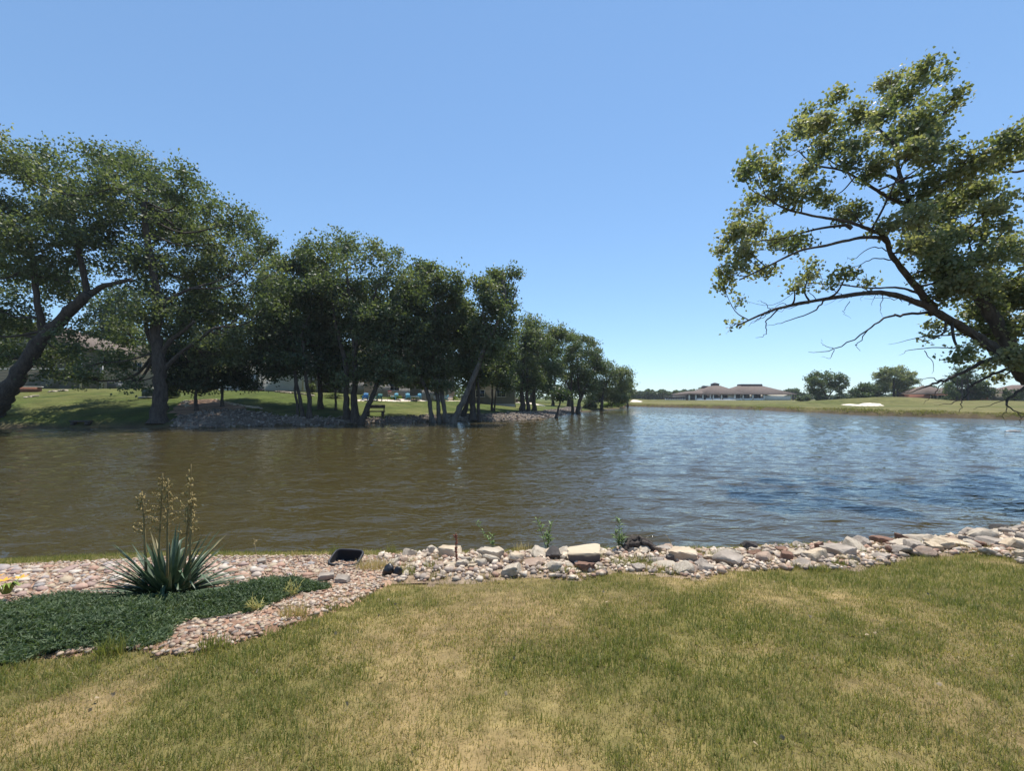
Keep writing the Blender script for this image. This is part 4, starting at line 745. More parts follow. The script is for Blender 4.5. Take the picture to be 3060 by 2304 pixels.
for x in (-w * .25, w * .2): window(hE, x, -5.05, 1.9, 1.5, 1.2)
# wooden deck with stairs
c = P(985, 1190, 64); z = h1(c[0], 64); dk = empty('wooden_deck', (c[0], 65, z), label='dark wooden deck on posts with a long stair down to the lawn', category='deck')
m = MB(); m.box((0, 0, 2.2), (5.2, 3, .18)); m.build('floor', M['dark_wood'], dk)
for x in (-2.5, 0, 2.5): m = MB(); m.box((x, -1.4, 1.05), (.16, .16, 2.1)); m.build('post', M['dark_wood'], dk)
m = MB(); m.box((0, -1.46, 3.2), (5.2, .08, .1)); m.box((0, -1.46, 2.42), (5.2, .06, .08)); m.build('rail', M['dark_wood'], dk)
for k in range(18): m = MB(); m.box((-2.5 + k * .294, -1.46, 2.8), (.05, .05, .8)); m.build('baluster', M['dark_wood'], dk)
for k in range(9): m = MB(); m.box((-1.4 + k * .36, -1.75, 2.0 - k * .235), (.4, 1.0, .07)); m.build('tread', M['dark_wood'], dk)
m = MB(); V = np.array([[-1.7, -2.28, 2.3], [-1.7, -2.28, 2.0], [1.7, -2.28, -.1], [1.7, -2.28, .2]]); m.add(np.r_[V, V + [0, .06, 0]], Q=[[0, 1, 2, 3], [7, 6, 5, 4], [0, 3, 7, 4], [1, 5, 6, 2], [0, 4, 5, 1], [3, 2, 6, 7]]); m.build('stringer', M['grey_wood'], dk)
m = MB(); m.tube([(-1.7, -2.28, 3.2), (1.7, -2.28, .95)], .05, 4); m.build('handrail', M['grey_wood'], dk)
# fence of grey boards by the patio
def fence(label, px0, px1, Y, h=1.7):
    a, b_ = P(px0, 1190, Y), P(px1, 1190, Y); z = h1((a[0] + b_[0]) / 2, Y); t = empty('board_fence', (a[0], Y, z), label=label, category='fence', group='fence panels by the patio'); L = b_[0] - a[0]; n = int(L / .19)
    bm_ = MB(); bm_.box((0, 0, 0), (.165, .025, h)); me = bm_.mesh('board', M['grey_wood'])
    for k in range(n): link('board', me, t, loc=(.1 + k * .19, random.uniform(-.01, .01), h / 2 + random.uniform(-.03, .03)))
    for zz in (.35, h - .3): m = MB(); m.box((L / 2, .05, zz), (L, .05, .09)); m.build('rail', M['grey_wood'], t)
fence('grey upright board fence left of the patio chairs', 1020, 1090, 63.5); fence('grey upright board fence behind the teal chair', 1118, 1168, 63.2); fence('grey upright board fence between the patio and the light blue chairs', 1192, 1226, 62.6, 1.5); fence('short grey fence panel behind the right-hand light blue chair', 1260, 1296, 64, 1.6)
# patio slab, chairs
def quad_sheet(name, px, off, mat, step=.4): return sheet(name, polyG(px), step, off, mat, lambda x, y: mixc((.55, .46, .38), (.68, .60, .52), N1(x, y, .8)))
quad_sheet('patio', [(1062, 1199), (1180, 1200), (1290, 1199.5), (1300, 1196), (1180, 1194), (1070, 1194)], .05, M['ground'])
quad_sheet('garden_path', [(1310, 1199), (1420, 1201), (1540, 1203.5), (1600, 1210), (1630, 1214), (1625, 1211), (1560, 1201.5), (1430, 1199), (1312, 1197)], .04, M['ground'])
CH = {k: flat_mat('chair_' + k, c, .6, .1, 3) for k, c in dict(blue=(.04, .22, .5), teal=(.03, .17, .18), light_blue=(.12, .38, .52), navy=(.04, .10, .24)).items()}
def chair_proto(col):
    o = []; f = MB
    parts = []
    for k in range(5):
        m = f(); m.box((-.24 + k * .12, .30, .62), (.10, .025, .78 - abs(k - 2) * .06), tilt=R(-18)); parts.append(('back_slat', m))
    m = f(); m.box((0, .0, .36), (.58, .56, .04), tilt=R(-10)); parts.append(('seat', m))
    for s in (-1, 1):
        m = f(); m.box((s * .36, .0, .58), (.14, .74, .03)); parts.append(('arm', m))
        m = f(); m.box((s * .33, -.30, .29), (.09, .04, .58)); parts.append(('leg', m))
        m = f(); m.box((s * .31, .24, .2), (.05, .5, .1), tilt=R(-20)); parts.append(('leg', m))
    return [(n, m.mesh(n, CH[col])) for n, m in parts]
PROTO = {k: chair_proto(k) for k in CH}
for i, (px, py, col, rz, lab) in enumerate([(1092, 1194, 'blue', 8, 'blue slatted garden chair at the left end of the patio'), (1108, 1196, 'blue', -30, 'blue slatted garden chair beside the leaning trunk'), (1134, 1196, 'teal', 5, 'dark teal slatted garden chair facing the lake on the patio'), (1118, 1195, 'teal', 40, 'dark teal slatted garden chair turned toward its neighbour'),
        (1180, 1193, 'light_blue', -20, 'pale blue slatted garden chair in front of the fence gap'), (1219, 1193, 'light_blue', 20, 'light blue slatted garden chair right of the short fence'), (1251, 1193, 'light_blue', -12, 'light blue slatted garden chair beside the concrete path edge'), (1332, 1196, 'light_blue', -70, 'light blue slatted garden chair seen sideways between trunks'), (1446, 1199, 'navy', 10, 'navy garden chair behind the small round-headed tree'), (1438, 1200, 'blue', 60, 'blue garden chair behind the stout flared trunk')]):
    g = G(px, py + 3); z = h1(g[0], g[1]); t = empty('garden_chair', (g[0], g[1], z + .05), R(rz), label=lab, category='chair', group='slatted chairs on the patio')
    t.scale = (.95, .95, .95)
    for n_, me in PROTO[col]: link(n_, me, t)
def small_table(px, py, lab):
    g = G(px, py); t = empty('patio_table', (g[0], g[1], h1(g[0], g[1]) + .05), label=lab, category='table'); m = MB(); m.box((0, 0, .55), (.9, .9, .05)); m.build('tabletop', M['white'], t)
    for sx in (-1, 1):
        for sy in (-1, 1): m = MB(); m.box((sx * .38, sy * .38, .26), (.06, .06, .53)); m.build('leg', M['metal'], t)
small_table(1486, 1203, 'small white-topped table beyond the round-headed tree'); small_table(1240, 1199, 'small table between the two light blue chairs')
# stone bench, utility box, edging, planter, air conditioner
g = G(1122, 1244); t = empty('stone_bench', (g[0], g[1], h1(g[0], g[1])), label='weathered stone bench in the shade beside the double-trunked cottonwood', category='bench')
m = MB(); m.box((0, 0, .5), (1.9, .5, .12)); m.build('seat', M['dark_wood'], t); m = MB(); m.box((0, .3, 1.0), (1.8, .1, .35)); m.build('backrest', M['dark_wood'], t)
for sx in (-1, 1): m = MB(); m.box((sx * .75, .05, .22), (.18, .5, .46)); m.build('leg', M['dark_wood'], t); m = MB(); m.box((sx * .8, .3, .72), (.1, .08, .6)); m.build('post', M['dark_wood'], t)
g = G(242, 1270); t = empty('garden_bench', (g[0], g[1], h1(g[0], g[1])), label='low dark slab seat on the bank under the leaning cottonwood', category='bench'); m = MB(); m.box((0, 0, .32), (1.6, .5, .12)); m.build('slab', M['rock_dark'], t)
for sx in (-1, 1): m = MB(); m.box((sx * .6, 0, .13), (.25, .4, .28)); m.build('support', M['rock_dark'], t)
g = G(438, 1190); t = empty('utility_box', (g[0], g[1] + .5, h1(g[0], g[1] + .5)), R(-14), label='dark green metal utility box on a pad beside the upright trunk', category='utility box')
m = MB(); m.box((0, 0, .58), (1.15, 1.0, 1.0)); m.build('body', M['green_metal'], t); m = MB(); m.box((0, 0, 1.12), (1.22, 1.07, .09)); m.build('lid', M['concrete'], t); m = MB(); m.box((0, 0, .03), (1.6, 1.4, .14)); m.build('pad', M['concrete'], t); m = MB(); m.box((.35, -.53, .6), (.05, .06, .22)); m.build('handle', M['metal'], t)
c = P(342, 1190, 62.2); t = empty('air_conditioner', (c[0], 62.2, h1(c[0], 62.2)), label='grey louvred air conditioner against the beige house', category='air conditioner')
m = MB(); m.box((0, 0, .6), (1.3, 1.0, 1.1)); m.build('cabinet', M['metal'], t); m = MB(); m.box((0, 0, 1.18), (1.36, 1.06, .07)); m.build('top', M['concrete'], t)
for k in range(9): m = MB(); m.box((-.56 + k * .14, -.52, .6), (.035, .04, 1.0)); m.build('louvre', M['dark_wood'], t)
g = G(15, 1180); t = empty('planter_wall', (g[0] - 1, g[1] + 2, h1(g[0], g[1] + 2)), R(24), label='low brick planter wall with a pale stone cap by the taupe house', category='wall'); m = MB(); m.box((0, 0, .25), (4, .5, .6)); m.build('brickwork', M['brick'], t); m = MB(); m.box((0, 0, .6), (4.2, .62, .1)); m.build('cap', M['concrete'], t)
g = G(1542, 1203); t = empty('stone_planter', (g[0], g[1], h1(g[0], g[1])), label='dark square planter beside the pale ornamental grass', category='planter'); m = MB(); m.box((0, 0, .4), (.75, .75, .8)); m.build('body', M['dark_wood'], t); m = MB(); m.box((0, 0, .84), (.85, .85, .09)); m.build('rim', M['concrete'], t)
g = G(1158, 1199); t = empty('garden_flag', (g[0], g[1], h1(g[0], g[1])), label='small red and white striped flag on a thin pole by the patio', category='flag'); m = MB(); m.tube([(0, 0, 0), (0, 0, 1.5)], .02, 5); m.build('pole', M['metal'], t)
for k in range(4): m = MB(); m.box((.26, .01 * k, 1.3 - k * .13), (.5, .012, .13), rz=.15); m.build('stripe', flat_mat('flag_red', (.5, .05, .06)) if k % 2 == 0 else M['white'], t)
def edging(label, pxs, n=14):
    pts = spline([G(*p) for p in pxs], 8); t = empty('stone_edging', pts[0] * np.array([1, 1, 1]), label=label, category='edging', group='limestone edging on the left lawn'); L = np.linspace(0, len(pts) - 1.01, n)
    for a in L:
        i = int(a); p = pts[i] + (pts[i + 1] - pts[i]) * (a - i); z = h1(p[0], p[1])
        link('stone', rock_mesh(int(rng.integers(14)), 'rock_pale'), t, loc=(p[0] - pts[0][0], p[1] - pts[0][1], z + .06 - pts[0][2]), rot=(0, 0, rng.uniform(0, 3)), scale=(rng.uniform(.22, .4), .2, .12))
edging('pale stone edging curving along the gravel slope to the white house lawn', [(645, 1196), (668, 1203), (700, 1210), (745, 1217), (780, 1222)], 16); edging('low pile of pale ledge stones on the gravel slope', [(545, 1205), (556, 1200), (562, 1206), (550, 1212), (565, 1216)], 12)
edging('pale stones curving across the lawn below the taupe house', [(150, 1172), (170, 1170), (195, 1168)], 6); edging('short row of pale stones on the lawn under the leaning cottonwood', [(80, 1189), (95, 1187), (105, 1186)], 4); edging('pale stone row along the lawn left of the deck', [(828, 1172), (880, 1176), (935, 1184)], 12)
# gravel and mulch slopes of the left bank
def strip(name, top, mat_cols, off=.03, step=.5):
    low = [(x, y) for x, y in left_px]; xs = [p[0] for p in top]; lowp = [(x, np.interp(x, [a for a, _ in low], [b for _, b in low]) - 1.2) for x in xs]
    return sheet(name, polyG(top + lowp[::-1]), step, off, M['ground'], lambda x, y: mixc(*mat_cols, N2(x, y, 1.5)), .8)
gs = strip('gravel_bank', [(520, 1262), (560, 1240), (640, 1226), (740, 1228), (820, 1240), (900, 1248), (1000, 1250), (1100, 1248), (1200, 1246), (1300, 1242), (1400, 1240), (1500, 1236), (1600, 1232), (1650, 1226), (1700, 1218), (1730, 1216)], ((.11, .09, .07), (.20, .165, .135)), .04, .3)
sheet('mulch_bed', polyG([(500, 1235), (540, 1205), (570, 1195), (640, 1193), (700, 1205), (740, 1220), (640, 1230), (560, 1242)]), .3, .03, M['ground'], lambda x, y: mixc((.24, .15, .10), (.40, .27, .19), N2(x, y, 3)), .5)
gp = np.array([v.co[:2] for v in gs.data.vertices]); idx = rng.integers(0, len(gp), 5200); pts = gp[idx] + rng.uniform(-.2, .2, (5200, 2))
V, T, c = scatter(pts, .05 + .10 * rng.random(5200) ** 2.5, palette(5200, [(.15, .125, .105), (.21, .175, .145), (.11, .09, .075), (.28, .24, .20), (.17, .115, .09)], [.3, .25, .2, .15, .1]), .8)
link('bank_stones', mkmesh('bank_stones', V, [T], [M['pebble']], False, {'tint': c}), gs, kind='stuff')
#@@PART5
# ------------------------------------------------------------------ golf course across the lake
M['sand'] = noise_mat('sand', [(.3, (.62, .53, .42)), (.7, (.74, .65, .53))], 2, 5, .95, .2)
M['roof_tile'] = noise_mat('roof_tile', [(.3, (.115, .086, .07)), (.7, (.175, .134, .11))], 1.2, 6, .95, .3, 6); M['stucco'] = flat_mat('stucco', (.80, .76, .70), .9, .06, 1); M['dark_roof'] = flat_mat('dark_roof', (.07, .065, .07), .7, .2, 1)
sheet('sand_bunker', polyG([(2512, 1209.5), (2540, 1206.5), (2562, 1209), (2580, 1204.6), (2610, 1204.8), (2632, 1207), (2642, 1213), (2600, 1214.2), (2550, 1213)]), .35, .06, M['sand'], lambda x, y: mixc((.6, .5, .4), (.7, .6, .5), N1(x, y, 1)), .6)
sheet('sand_bunker', polyG([(1886, 1197), (1893, 1194.6), (1905, 1196), (1921, 1199.5), (1914, 1202), (1890, 1201.5), (1882, 1200)]), .35, .06, M['sand'], lambda x, y: mixc((.6, .5, .4), (.7, .6, .5), N1(x, y, 1)), .6)
CY_ = 232.0; cs = CY_ / F
def cx(px): return P(px, 1190, CY_)[0]
cb = P(2215, 1190, CY_); cb[2] = h1(cb[0], CY_); club = empty('clubhouse', cb, label='long low clubhouse with brown hipped roofs and white columned walls', category='building')
def cl(px): return cx(px) - cb[0]
def cz(py): return P(2215, py, CY_)[2] - cb[2]
EV = 3.0
def cbox(name, x0, x1, z0, z1, y0, y1, mat, parent=club): m = MB(); m.box(((cl(x0) + cl(x1)) / 2, (y0 + y1) / 2, (z0 + z1) / 2), (cl(x1) - cl(x0), y1 - y0, z1 - z0)); return m.build(name, M[mat], parent)
cbox('wall', 2064, 2220, -.3, EV, 3.0, 26, 'dark_roof'); cbox('wall', 2200, 2368, -.3, EV, 3.4, 26, 'stucco')
for a, b_ in ((2084, 2104), (2110, 2128), (2134, 2154), (2162, 2194)): cbox('parapet', a, b_, -.3, 1.1, .2, .5, 'stucco')
cbox('terrace_wall', 2078, 2192, -.6, .25, -2.2, -1.9, 'stucco'); cbox('terrace', 2062, 2200, -.6, .05, -1.9, 3, 'concrete')
for x in (2060.5, 2080, 2101, 2123, 2132, 2157, 2196): cbox('column', x - 1.6, x + 1.6, -.3, EV, 0, .6, 'stucco')
for a, b_ in ((2083, 2099), (2104, 2120), (2135, 2154), (2160, 2180)): cbox('glazing', a, b_, .9, 2.9, 2.9, 3.02, 'glass')
cbox('wall', 2182, 2199, -.3, EV, 2.2, 3.0, 'stucco')
for x in (2199, 2223, 2252, 2286): cbox('column', x - 1.6, x + 1.6, -.3, EV, .6, 1.2, 'stucco')
for a, b_ in ((2201, 2221), (2226, 2250), (2256, 2284)):
    cbox('glazing', a, b_, 1.1, 3.0, 3.2, 3.42, 'glass'); cbox('parapet', a - .5, b_ + .5, -.3, 1.0, .7, 1.1, 'stucco')
for x in (2330, 2340): w_ = cbox('window', x - 3, x + 3, 1.7, 2.5, 3.25, 3.42, 'glass')
cbox('wall', 2288, 2368, -.3, EV - .02, 1.4, 3.3, 'stucco')
cbox('post', 2374, 2376, -.3, EV, 1, 1.4, 'dark_wood'); cbox('post', 2380, 2382, -.3, EV, 1, 1.4, 'dark_wood')
def croof(name, x0, x1, xr0, xr1, z0, z1, y0, y1, mat='roof_tile', frac=.5):
    ym = y0 + (y1 - y0) * frac; V = [[cl(x0), y0, z0], [cl(x1), y0, z0], [cl(x1), y1, z0], [cl(x0), y1, z0], [cl(x0), y0, z0 + .3], [cl(x1), y0, z0 + .3], [cl(x1), y1, z0 + .3], [cl(x0), y1, z0 + .3], [cl(xr0), ym - 2, z1], [cl(xr1), ym - 2, z1], [cl(xr1), ym + 2, z1], [cl(xr0), ym + 2, z1]]
    m = MB(); m.add(V, Q=[[0, 1, 5, 4], [1, 2, 6, 5], [2, 3, 7, 6], [3, 0, 4, 7], [4, 5, 9, 8], [5, 6, 10, 9], [6, 7, 11, 10], [7, 4, 8, 11], [8, 9, 10, 11], [0, 3, 2, 1]]); return m.build(name, M[mat], club)
r1 = croof('roof', 2100, 2228, 2163, 2184, EV + .02, 8.0, -.6, 28); r2 = croof('roof', 2194, 2382, 2249, 2318, EV - .04, 7.9, .1, 28); croof('roof', 2055, 2150, 2085, 2140, EV + .06, 4.9, -.9, 24)
m = MB(); m.box((cl(2173.5), 14, 8.4), (cl(2183) - cl(2164), 3.2, 1.0)); cu = m.build('cupola', M['dark_roof'], club); m = MB(); w2 = (cl(2185) - cl(2162)) / 2; m.add([[cl(2173.5) - w2, 12, 8.9], [cl(2173.5) + w2, 12, 8.9], [cl(2173.5) + w2, 16, 8.9], [cl(2173.5) - w2, 16, 8.9], [cl(2173.5), 14, 9.8]], [[0, 1, 4], [1, 2, 4], [2, 3, 4], [3, 0, 4]], [[0, 3, 2, 1]]); m.build('cupola_roof', M['dark_roof'], cu)
m = MB(); m.box((cl(2152), 18, 7.3), (2.6, 3, 1.4)); m.build('chimney', M['dark_roof'], club)
m = MB(); m.box((cl(2283.5), 14, 8.3), (cl(2317) - cl(2250), 4.4, 1.1)); m.build('clerestory', M['dark_roof'], club)
# golf carts
def cart_parts():
    out = []
    m = MB(); m.box((0, 0, .55), (2.2, 1.15, .35)); m.box((.85, 0, .85), (.5, 1.1, .35)); out.append(('body', m.mesh('body', M['white'])))
    m = MB(); m.box((-.25, 0, .85), (.6, 1.05, .2)); m.box((-.5, 0, 1.15), (.14, 1.05, .5)); out.append(('seat', m.mesh('seat', M['dark_wood'])))
    m = MB(); m.box((-.05, 0, 1.95), (1.7, 1.2, .09)); out.append(('canopy', m.mesh('canopy', M['trim'])))
    for x in (-.8, .68):
        for y in (-.52, .52):
            m = MB(); m.tube([(x, y, .6), (x * .95, y, 1.92)], .03, 5); out.append(('post', m.mesh('post', M['metal'])))
            m = MB(); m.tube([(x * 1.0, y - .1, .25), (x, y + .1, .25)], .25, 10); out.append(('wheel', m.mesh('wheel', M['dark_roof'])))
    return out
CART = cart_parts()
for k in range(8):
    c = P(1992 + k * 7.3, 1190, 205 + .4 * k); t = empty('golf_cart', (c[0], c[1], h1(c[0], c[1])), R(80 + 3 * (k % 3)), label='parked golf cart with a pale canopy in the row left of the clubhouse', category='golf cart', group='golf carts parked in a row')
    for n_, me in CART: link(n_, me, t)
# houses at the far right
def far_house(label, px0, px1, Y, h, rh, mat):
    a, b_ = P(px0, 1190, Y), P(px1, 1190, Y); c = (a + b_) / 2; w = b_[0] - a[0]; z = h1(c[0], Y); t = empty('bungalow', (c[0], Y + 5, z), label=label, category='house', group='bungalows beyond the fairway'); m = MB(); m.box((0, 0, h / 2 - .2), (w, 10, h + .4)); m.build('wall', M[mat], t); hip_roof(t, w, 10, h, rh, max(2, w - 9), .6, 'roof_tile')
    for k in range(3): window(t, -w * .3 + k * w * .3, -5.04, 1.5, 1.8, 1.2)
far_house('brick bungalow with a broad brown roof left of the dark cypress', 2775, 2850, 128, 2.3, 2.6, 'brick'); far_house('brick bungalow behind the trunks of the dark cypress', 2850, 2925, 138, 2.3, 2.6, 'brick'); far_house('grey roofed bungalow right of the dark cypress', 2945, 3040, 125, 2.4, 2.4, 'brick'); far_house('bungalow partly hidden by the leaning cottonwood trunk', 3050, 3150, 118, 2.4, 2.4, 'taupe')
# golf course trees
GT = 'trees on the golf course'
def ground_px(x, d): return 1190 + (EYE - h1(P(x, 1190, d)[0], d)) / d * F
def gtree(name, lab, x, d, stems, lobes, **kw):
    gy_ = ground_px(x, d); st = [([(x, gy_)] + s[0][1:], s[1], s[2]) if i == 0 else s for i, s in enumerate(stems)]
    return px_tree(name, lab, st, lobes, depth=d, group=GT, **kw)
gtree('mesquite_tree', 'silvery open tree with two spreading crowns right of the clubhouse', 2466, 150, [([(2466, 0), (2466, 1180), (2450, 1150)], 4, 2), ([(2466, 1190), (2490, 1165), (2515, 1140)], 2.5, 1.2)], [(2430, 1145, 24, 22), (2455, 1128, 24, 18), (2475, 1150, 22, 20), (2520, 1135, 18, 20), (2505, 1160, 20, 18), (2440, 1170, 30, 14), (2420, 1130, 14, 12)], nleaf=9000, leaf=.42, mat='leaf_pale', clump=.4, per=8, tbase=.5)
gtree('oak_tree', 'round dark green tree between the silvery tree and the tall rounded tree', 2585, 140, [([(2585, 0), (2585, 1175), (2585, 1160)], 4, 2)], [(2585, 1162, 28, 18), (2562, 1176, 20, 12), (2608, 1175, 22, 14), (2585, 1180, 30, 10)], nleaf=7000, leaf=.4, mat='leaf_dark', clump=.4, tbase=.65)
gtree('oak_tree', 'tall rounded dark tree standing behind the sand bunker mound', 2672, 140, [([(2672, 0), (2672, 1165), (2670, 1130)], 5, 2.5), ([(2680, 1192), (2684, 1160), (2690, 1130)], 4, 2)], [(2655, 1110, 26, 17), (2690, 1112, 22, 17), (2640, 1130, 28, 20), (2700, 1135, 28, 20), (2672, 1150, 40, 24), (2640, 1165, 26, 18), (2705, 1165, 26, 18), (2720, 1125, 14, 12)], nleaf=13000, leaf=.38, mat='leaf', clump=.35, tbase=.75)
gtree('cypress_tree', 'dark feathery cypress in front of the bungalows', 2875, 118, [([(2875, 0), (2875, 1170), (2875, 1110)], 4, 1.5), ([(2893, 1203), (2893, 1170), (2890, 1120)], 4, 1.5), ([(2860, 1203), (2860, 1170), (2862, 1130)], 3, 1.5)], [(2880, 1115, 26, 18), (2860, 1140, 28, 18), (2905, 1145, 34, 20), (2850, 1165, 28, 16), (2900, 1170, 44, 18), (2935, 1170, 26, 14), (2875, 1185, 44, 9)], nleaf=12000, leaf=.36, mat='leaf_dark', clump=.35, tbase=.6)
gtree('oak_tree', 'low dark tree between the tall rounded tree and the cypress', 2775, 165, [([(2775, 0), (2775, 1180), (2775, 1165)], 3, 1.5)], [(2775, 1162, 20, 12), (2755, 1175, 22, 10), (2800, 1172, 20, 12), (2740, 1183, 20, 9)], nleaf=5000, leaf=.45, mat='leaf_dark', clump=.4, tbase=.5)
gtree('oak_tree', 'round tree rising behind the left wing of the clubhouse', 2108, 275, [([(2108, 0), (2108, 1175), (2108, 1160)], 3, 1.5)], [(2108, 1161, 18, 8), (2098, 1166, 12, 6), (2120, 1166, 12, 6)], nleaf=3000, leaf=.6, mat='leaf_dark', clump=.5, tbase=.6)
gtree('oak_tree', 'dark tree at the right end of the clubhouse roof', 2370, 262, [([(2370, 0), (2370, 1178), (2370, 1168)], 3, 1.5)], [(2365, 1170, 16, 8), (2385, 1172, 16, 7), (2350, 1172, 10, 6)], nleaf=3000, leaf=.6, mat='leaf_dark', clump=.5, tbase=.6)
for i, (x, d, w, hh, lab) in enumerate([(2392, 160, 12, 8, 'pale bush at the clubhouse corner'), (2410, 165, 14, 10, 'grey green bush beside the clubhouse corner bush'), (2450, 148, 14, 12, 'round bush under the silvery open tree'), (2510, 150, 18, 10, 'bush between silvery tree and round dark tree'), (2545, 148, 16, 9, 'low bush left of the round dark tree'), (2735, 150, 20, 10, 'bush right of the tall rounded tree'), (2760, 150, 16, 9, 'low bush beyond the bunker mound'), (3030, 115, 30, 24, 'dark bush by the grey roofed bungalow'), (2640, 138, 16, 8, 'bush at the foot of the tall rounded tree')]):
    px_bush('fairway_bush', lab, x, ground_px(x, d), w, hh, mat='leaf_pale' if i in (0, 1, 3, 4) else 'leaf_dark', n=1800, leaf=.35, group='bushes on the golf course', depth=d, tbase=.6)
# far woods: one mass
def woods(name, x0, x1, d, top0, top1, n, label):
    px = rng.uniform(x0, x1, n); hh = (1195 - np.interp(px, np.linspace(x0, x1, 40), rng.uniform(top0, top1, 40))); k = rng.random(n) ** .8; Y = d + rng.uniform(-12, 12, n)
    c = np.array([P(a, 1195 - h_ * b_, y) for a, h_, b_, y in zip(px, hh, k, Y)]); V, T, A = leaf_cards(c, d * .0042 * rng.uniform(.6, 1.4, n), (.55 + rng.normal(0, .15, n) + .25 * (k - .5)).clip(0, 1), .1)
    link(name, mkmesh(name, V, [T], [M['leaf_dark']], False, {'tint': A}), kind='stuff', label=label, category='woods')
woods('far_woods', 1820, 2075, 330, 1162, 1172, 9000, 'distant line of woods left of the clubhouse'); woods('far_woods', 2370, 3300, 300, 1172, 1183, 12000, 'distant line of woods behind the golf course trees'); woods('far_woods', 2050, 2400, 420, 1178, 1184, 3000, 'distant woods behind the clubhouse'); woods('far_woods', 1180, 1880, 130, 1120, 1165, 9000, 'dark belt of trees behind the patio gardens')
# rough grass along the far bank
def bank_grass(n=9000):
    far = np.array([W(*p)[:2] for p in far_px]); seg = rng.integers(0, len(far) - 1, n); t = rng.random(n); p = far[seg] + (far[seg + 1] - far[seg]) * t[:, None]; p = p + rng.normal(0, .1, p.shape) + np.array([.9, .5]) * rng.uniform(-.1, 1.3, (n, 1))
    k = shore_d(p[:, 0], p[:, 1]) > .05; p = p[k]; V, Q, T, A = blades(p, rng.uniform(.1, .45, len(p)) * (.1 + 1.0 * N1(p[:, 0], p[:, 1], .25) ** 2), .12, (.35 + rng.normal(0, .2, len(p))).clip(0, 1), .4, None, False)
    link('bank_grass', mkmesh('bank_grass', V, T, [M['blade']], False, {'tint': A}), kind='stuff', label='rough grass fringe along the far lake bank', category='grass')
bank_grass()
#@@PART6
# ------------------------------------------------------------------ planting bed in the foreground
def juniper():
    n = 34000; p = sample_poly(jun_poly, n); d = polydist(jun_poly, p[:, 0], p[:, 1]); kk = d > .10 * sstep(.35, .8, N2(p[:, 0], p[:, 1], 4)); p, d = p[kk], d[kk]; n = len(p); hm = .12 * sstep(0, .35, d) * (.45 + .7 * N1(p[:, 0], p[:, 1], 2.6) + .4 * N2(p[:, 0], p[:, 1], 8)) + .03
    z = H(p[:, 0], p[:, 1]) + hm * rng.uniform(.55, 1.0, n); az = rng.normal(2.2, 1.1, n); el = rng.uniform(.05, .75, n); L = rng.uniform(.03, .075, n)
    dv = np.stack([np.cos(az) * np.cos(el), np.sin(az) * np.cos(el), np.sin(el)], -1); b = np.c_[p, z]; Vs = []; k = np.arange(n)
    sd = np.cross(dv, np.array([0, 0, 1.])); sd /= np.linalg.norm(sd, axis=1)[:, None]; up = np.cross(sd, dv); tint = (.42 + .35 * (N2(p[:, 0], p[:, 1], 7) - .5) + rng.normal(0, .12, n) + .5 * (rng.random(n) < .03)).clip(0, 1); VV = []; TT = []; AA = []; off = 0
    for j in range(4):
        f = .15 + .22 * j; o = b + dv * (L * f)[:, None]; s = (-1) ** j; e = o + (dv * .6 + sd * s * .55 + up * rng.normal(0, .35, n)[:, None]) * (L * .6)[:, None]; w = np.cross(e - o, rng.normal(size=(n, 3))); w /= np.linalg.norm(w, axis=1)[:, None]; w = w * .0055
        VV.append(np.stack([o - w, o + w, e], 1).reshape(-1, 3)); TT.append(np.arange(n * 3).reshape(-1, 3) + off); AA.append(np.repeat(tint, 3)); off += n * 3
    t = empty('creeping_juniper', (0, 0, 0), label='low spreading dark green juniper mat in front of the yucca', category='shrub')
    c0 = np.r_[jun_poly.mean(0), 0]; t.location = (c0[0], c0[1], 0)
    link('foliage', mkmesh('foliage', np.concatenate(VV) - c0, TT, [M['juniper']], False, {'tint': np.concatenate(AA)}), t)
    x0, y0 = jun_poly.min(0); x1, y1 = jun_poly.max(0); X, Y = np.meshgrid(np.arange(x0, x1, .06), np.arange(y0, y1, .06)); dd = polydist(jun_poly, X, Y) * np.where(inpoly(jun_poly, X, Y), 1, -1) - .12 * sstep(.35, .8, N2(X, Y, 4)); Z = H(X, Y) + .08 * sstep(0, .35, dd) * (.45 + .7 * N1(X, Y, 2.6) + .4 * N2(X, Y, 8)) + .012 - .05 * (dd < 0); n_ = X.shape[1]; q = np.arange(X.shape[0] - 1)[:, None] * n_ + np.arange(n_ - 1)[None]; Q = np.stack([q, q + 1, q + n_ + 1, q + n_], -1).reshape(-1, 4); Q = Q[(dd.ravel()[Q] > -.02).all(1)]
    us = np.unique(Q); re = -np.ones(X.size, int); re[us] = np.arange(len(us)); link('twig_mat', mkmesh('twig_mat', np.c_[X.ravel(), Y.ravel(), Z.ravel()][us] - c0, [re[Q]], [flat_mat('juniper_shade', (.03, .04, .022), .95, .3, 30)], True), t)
juniper()
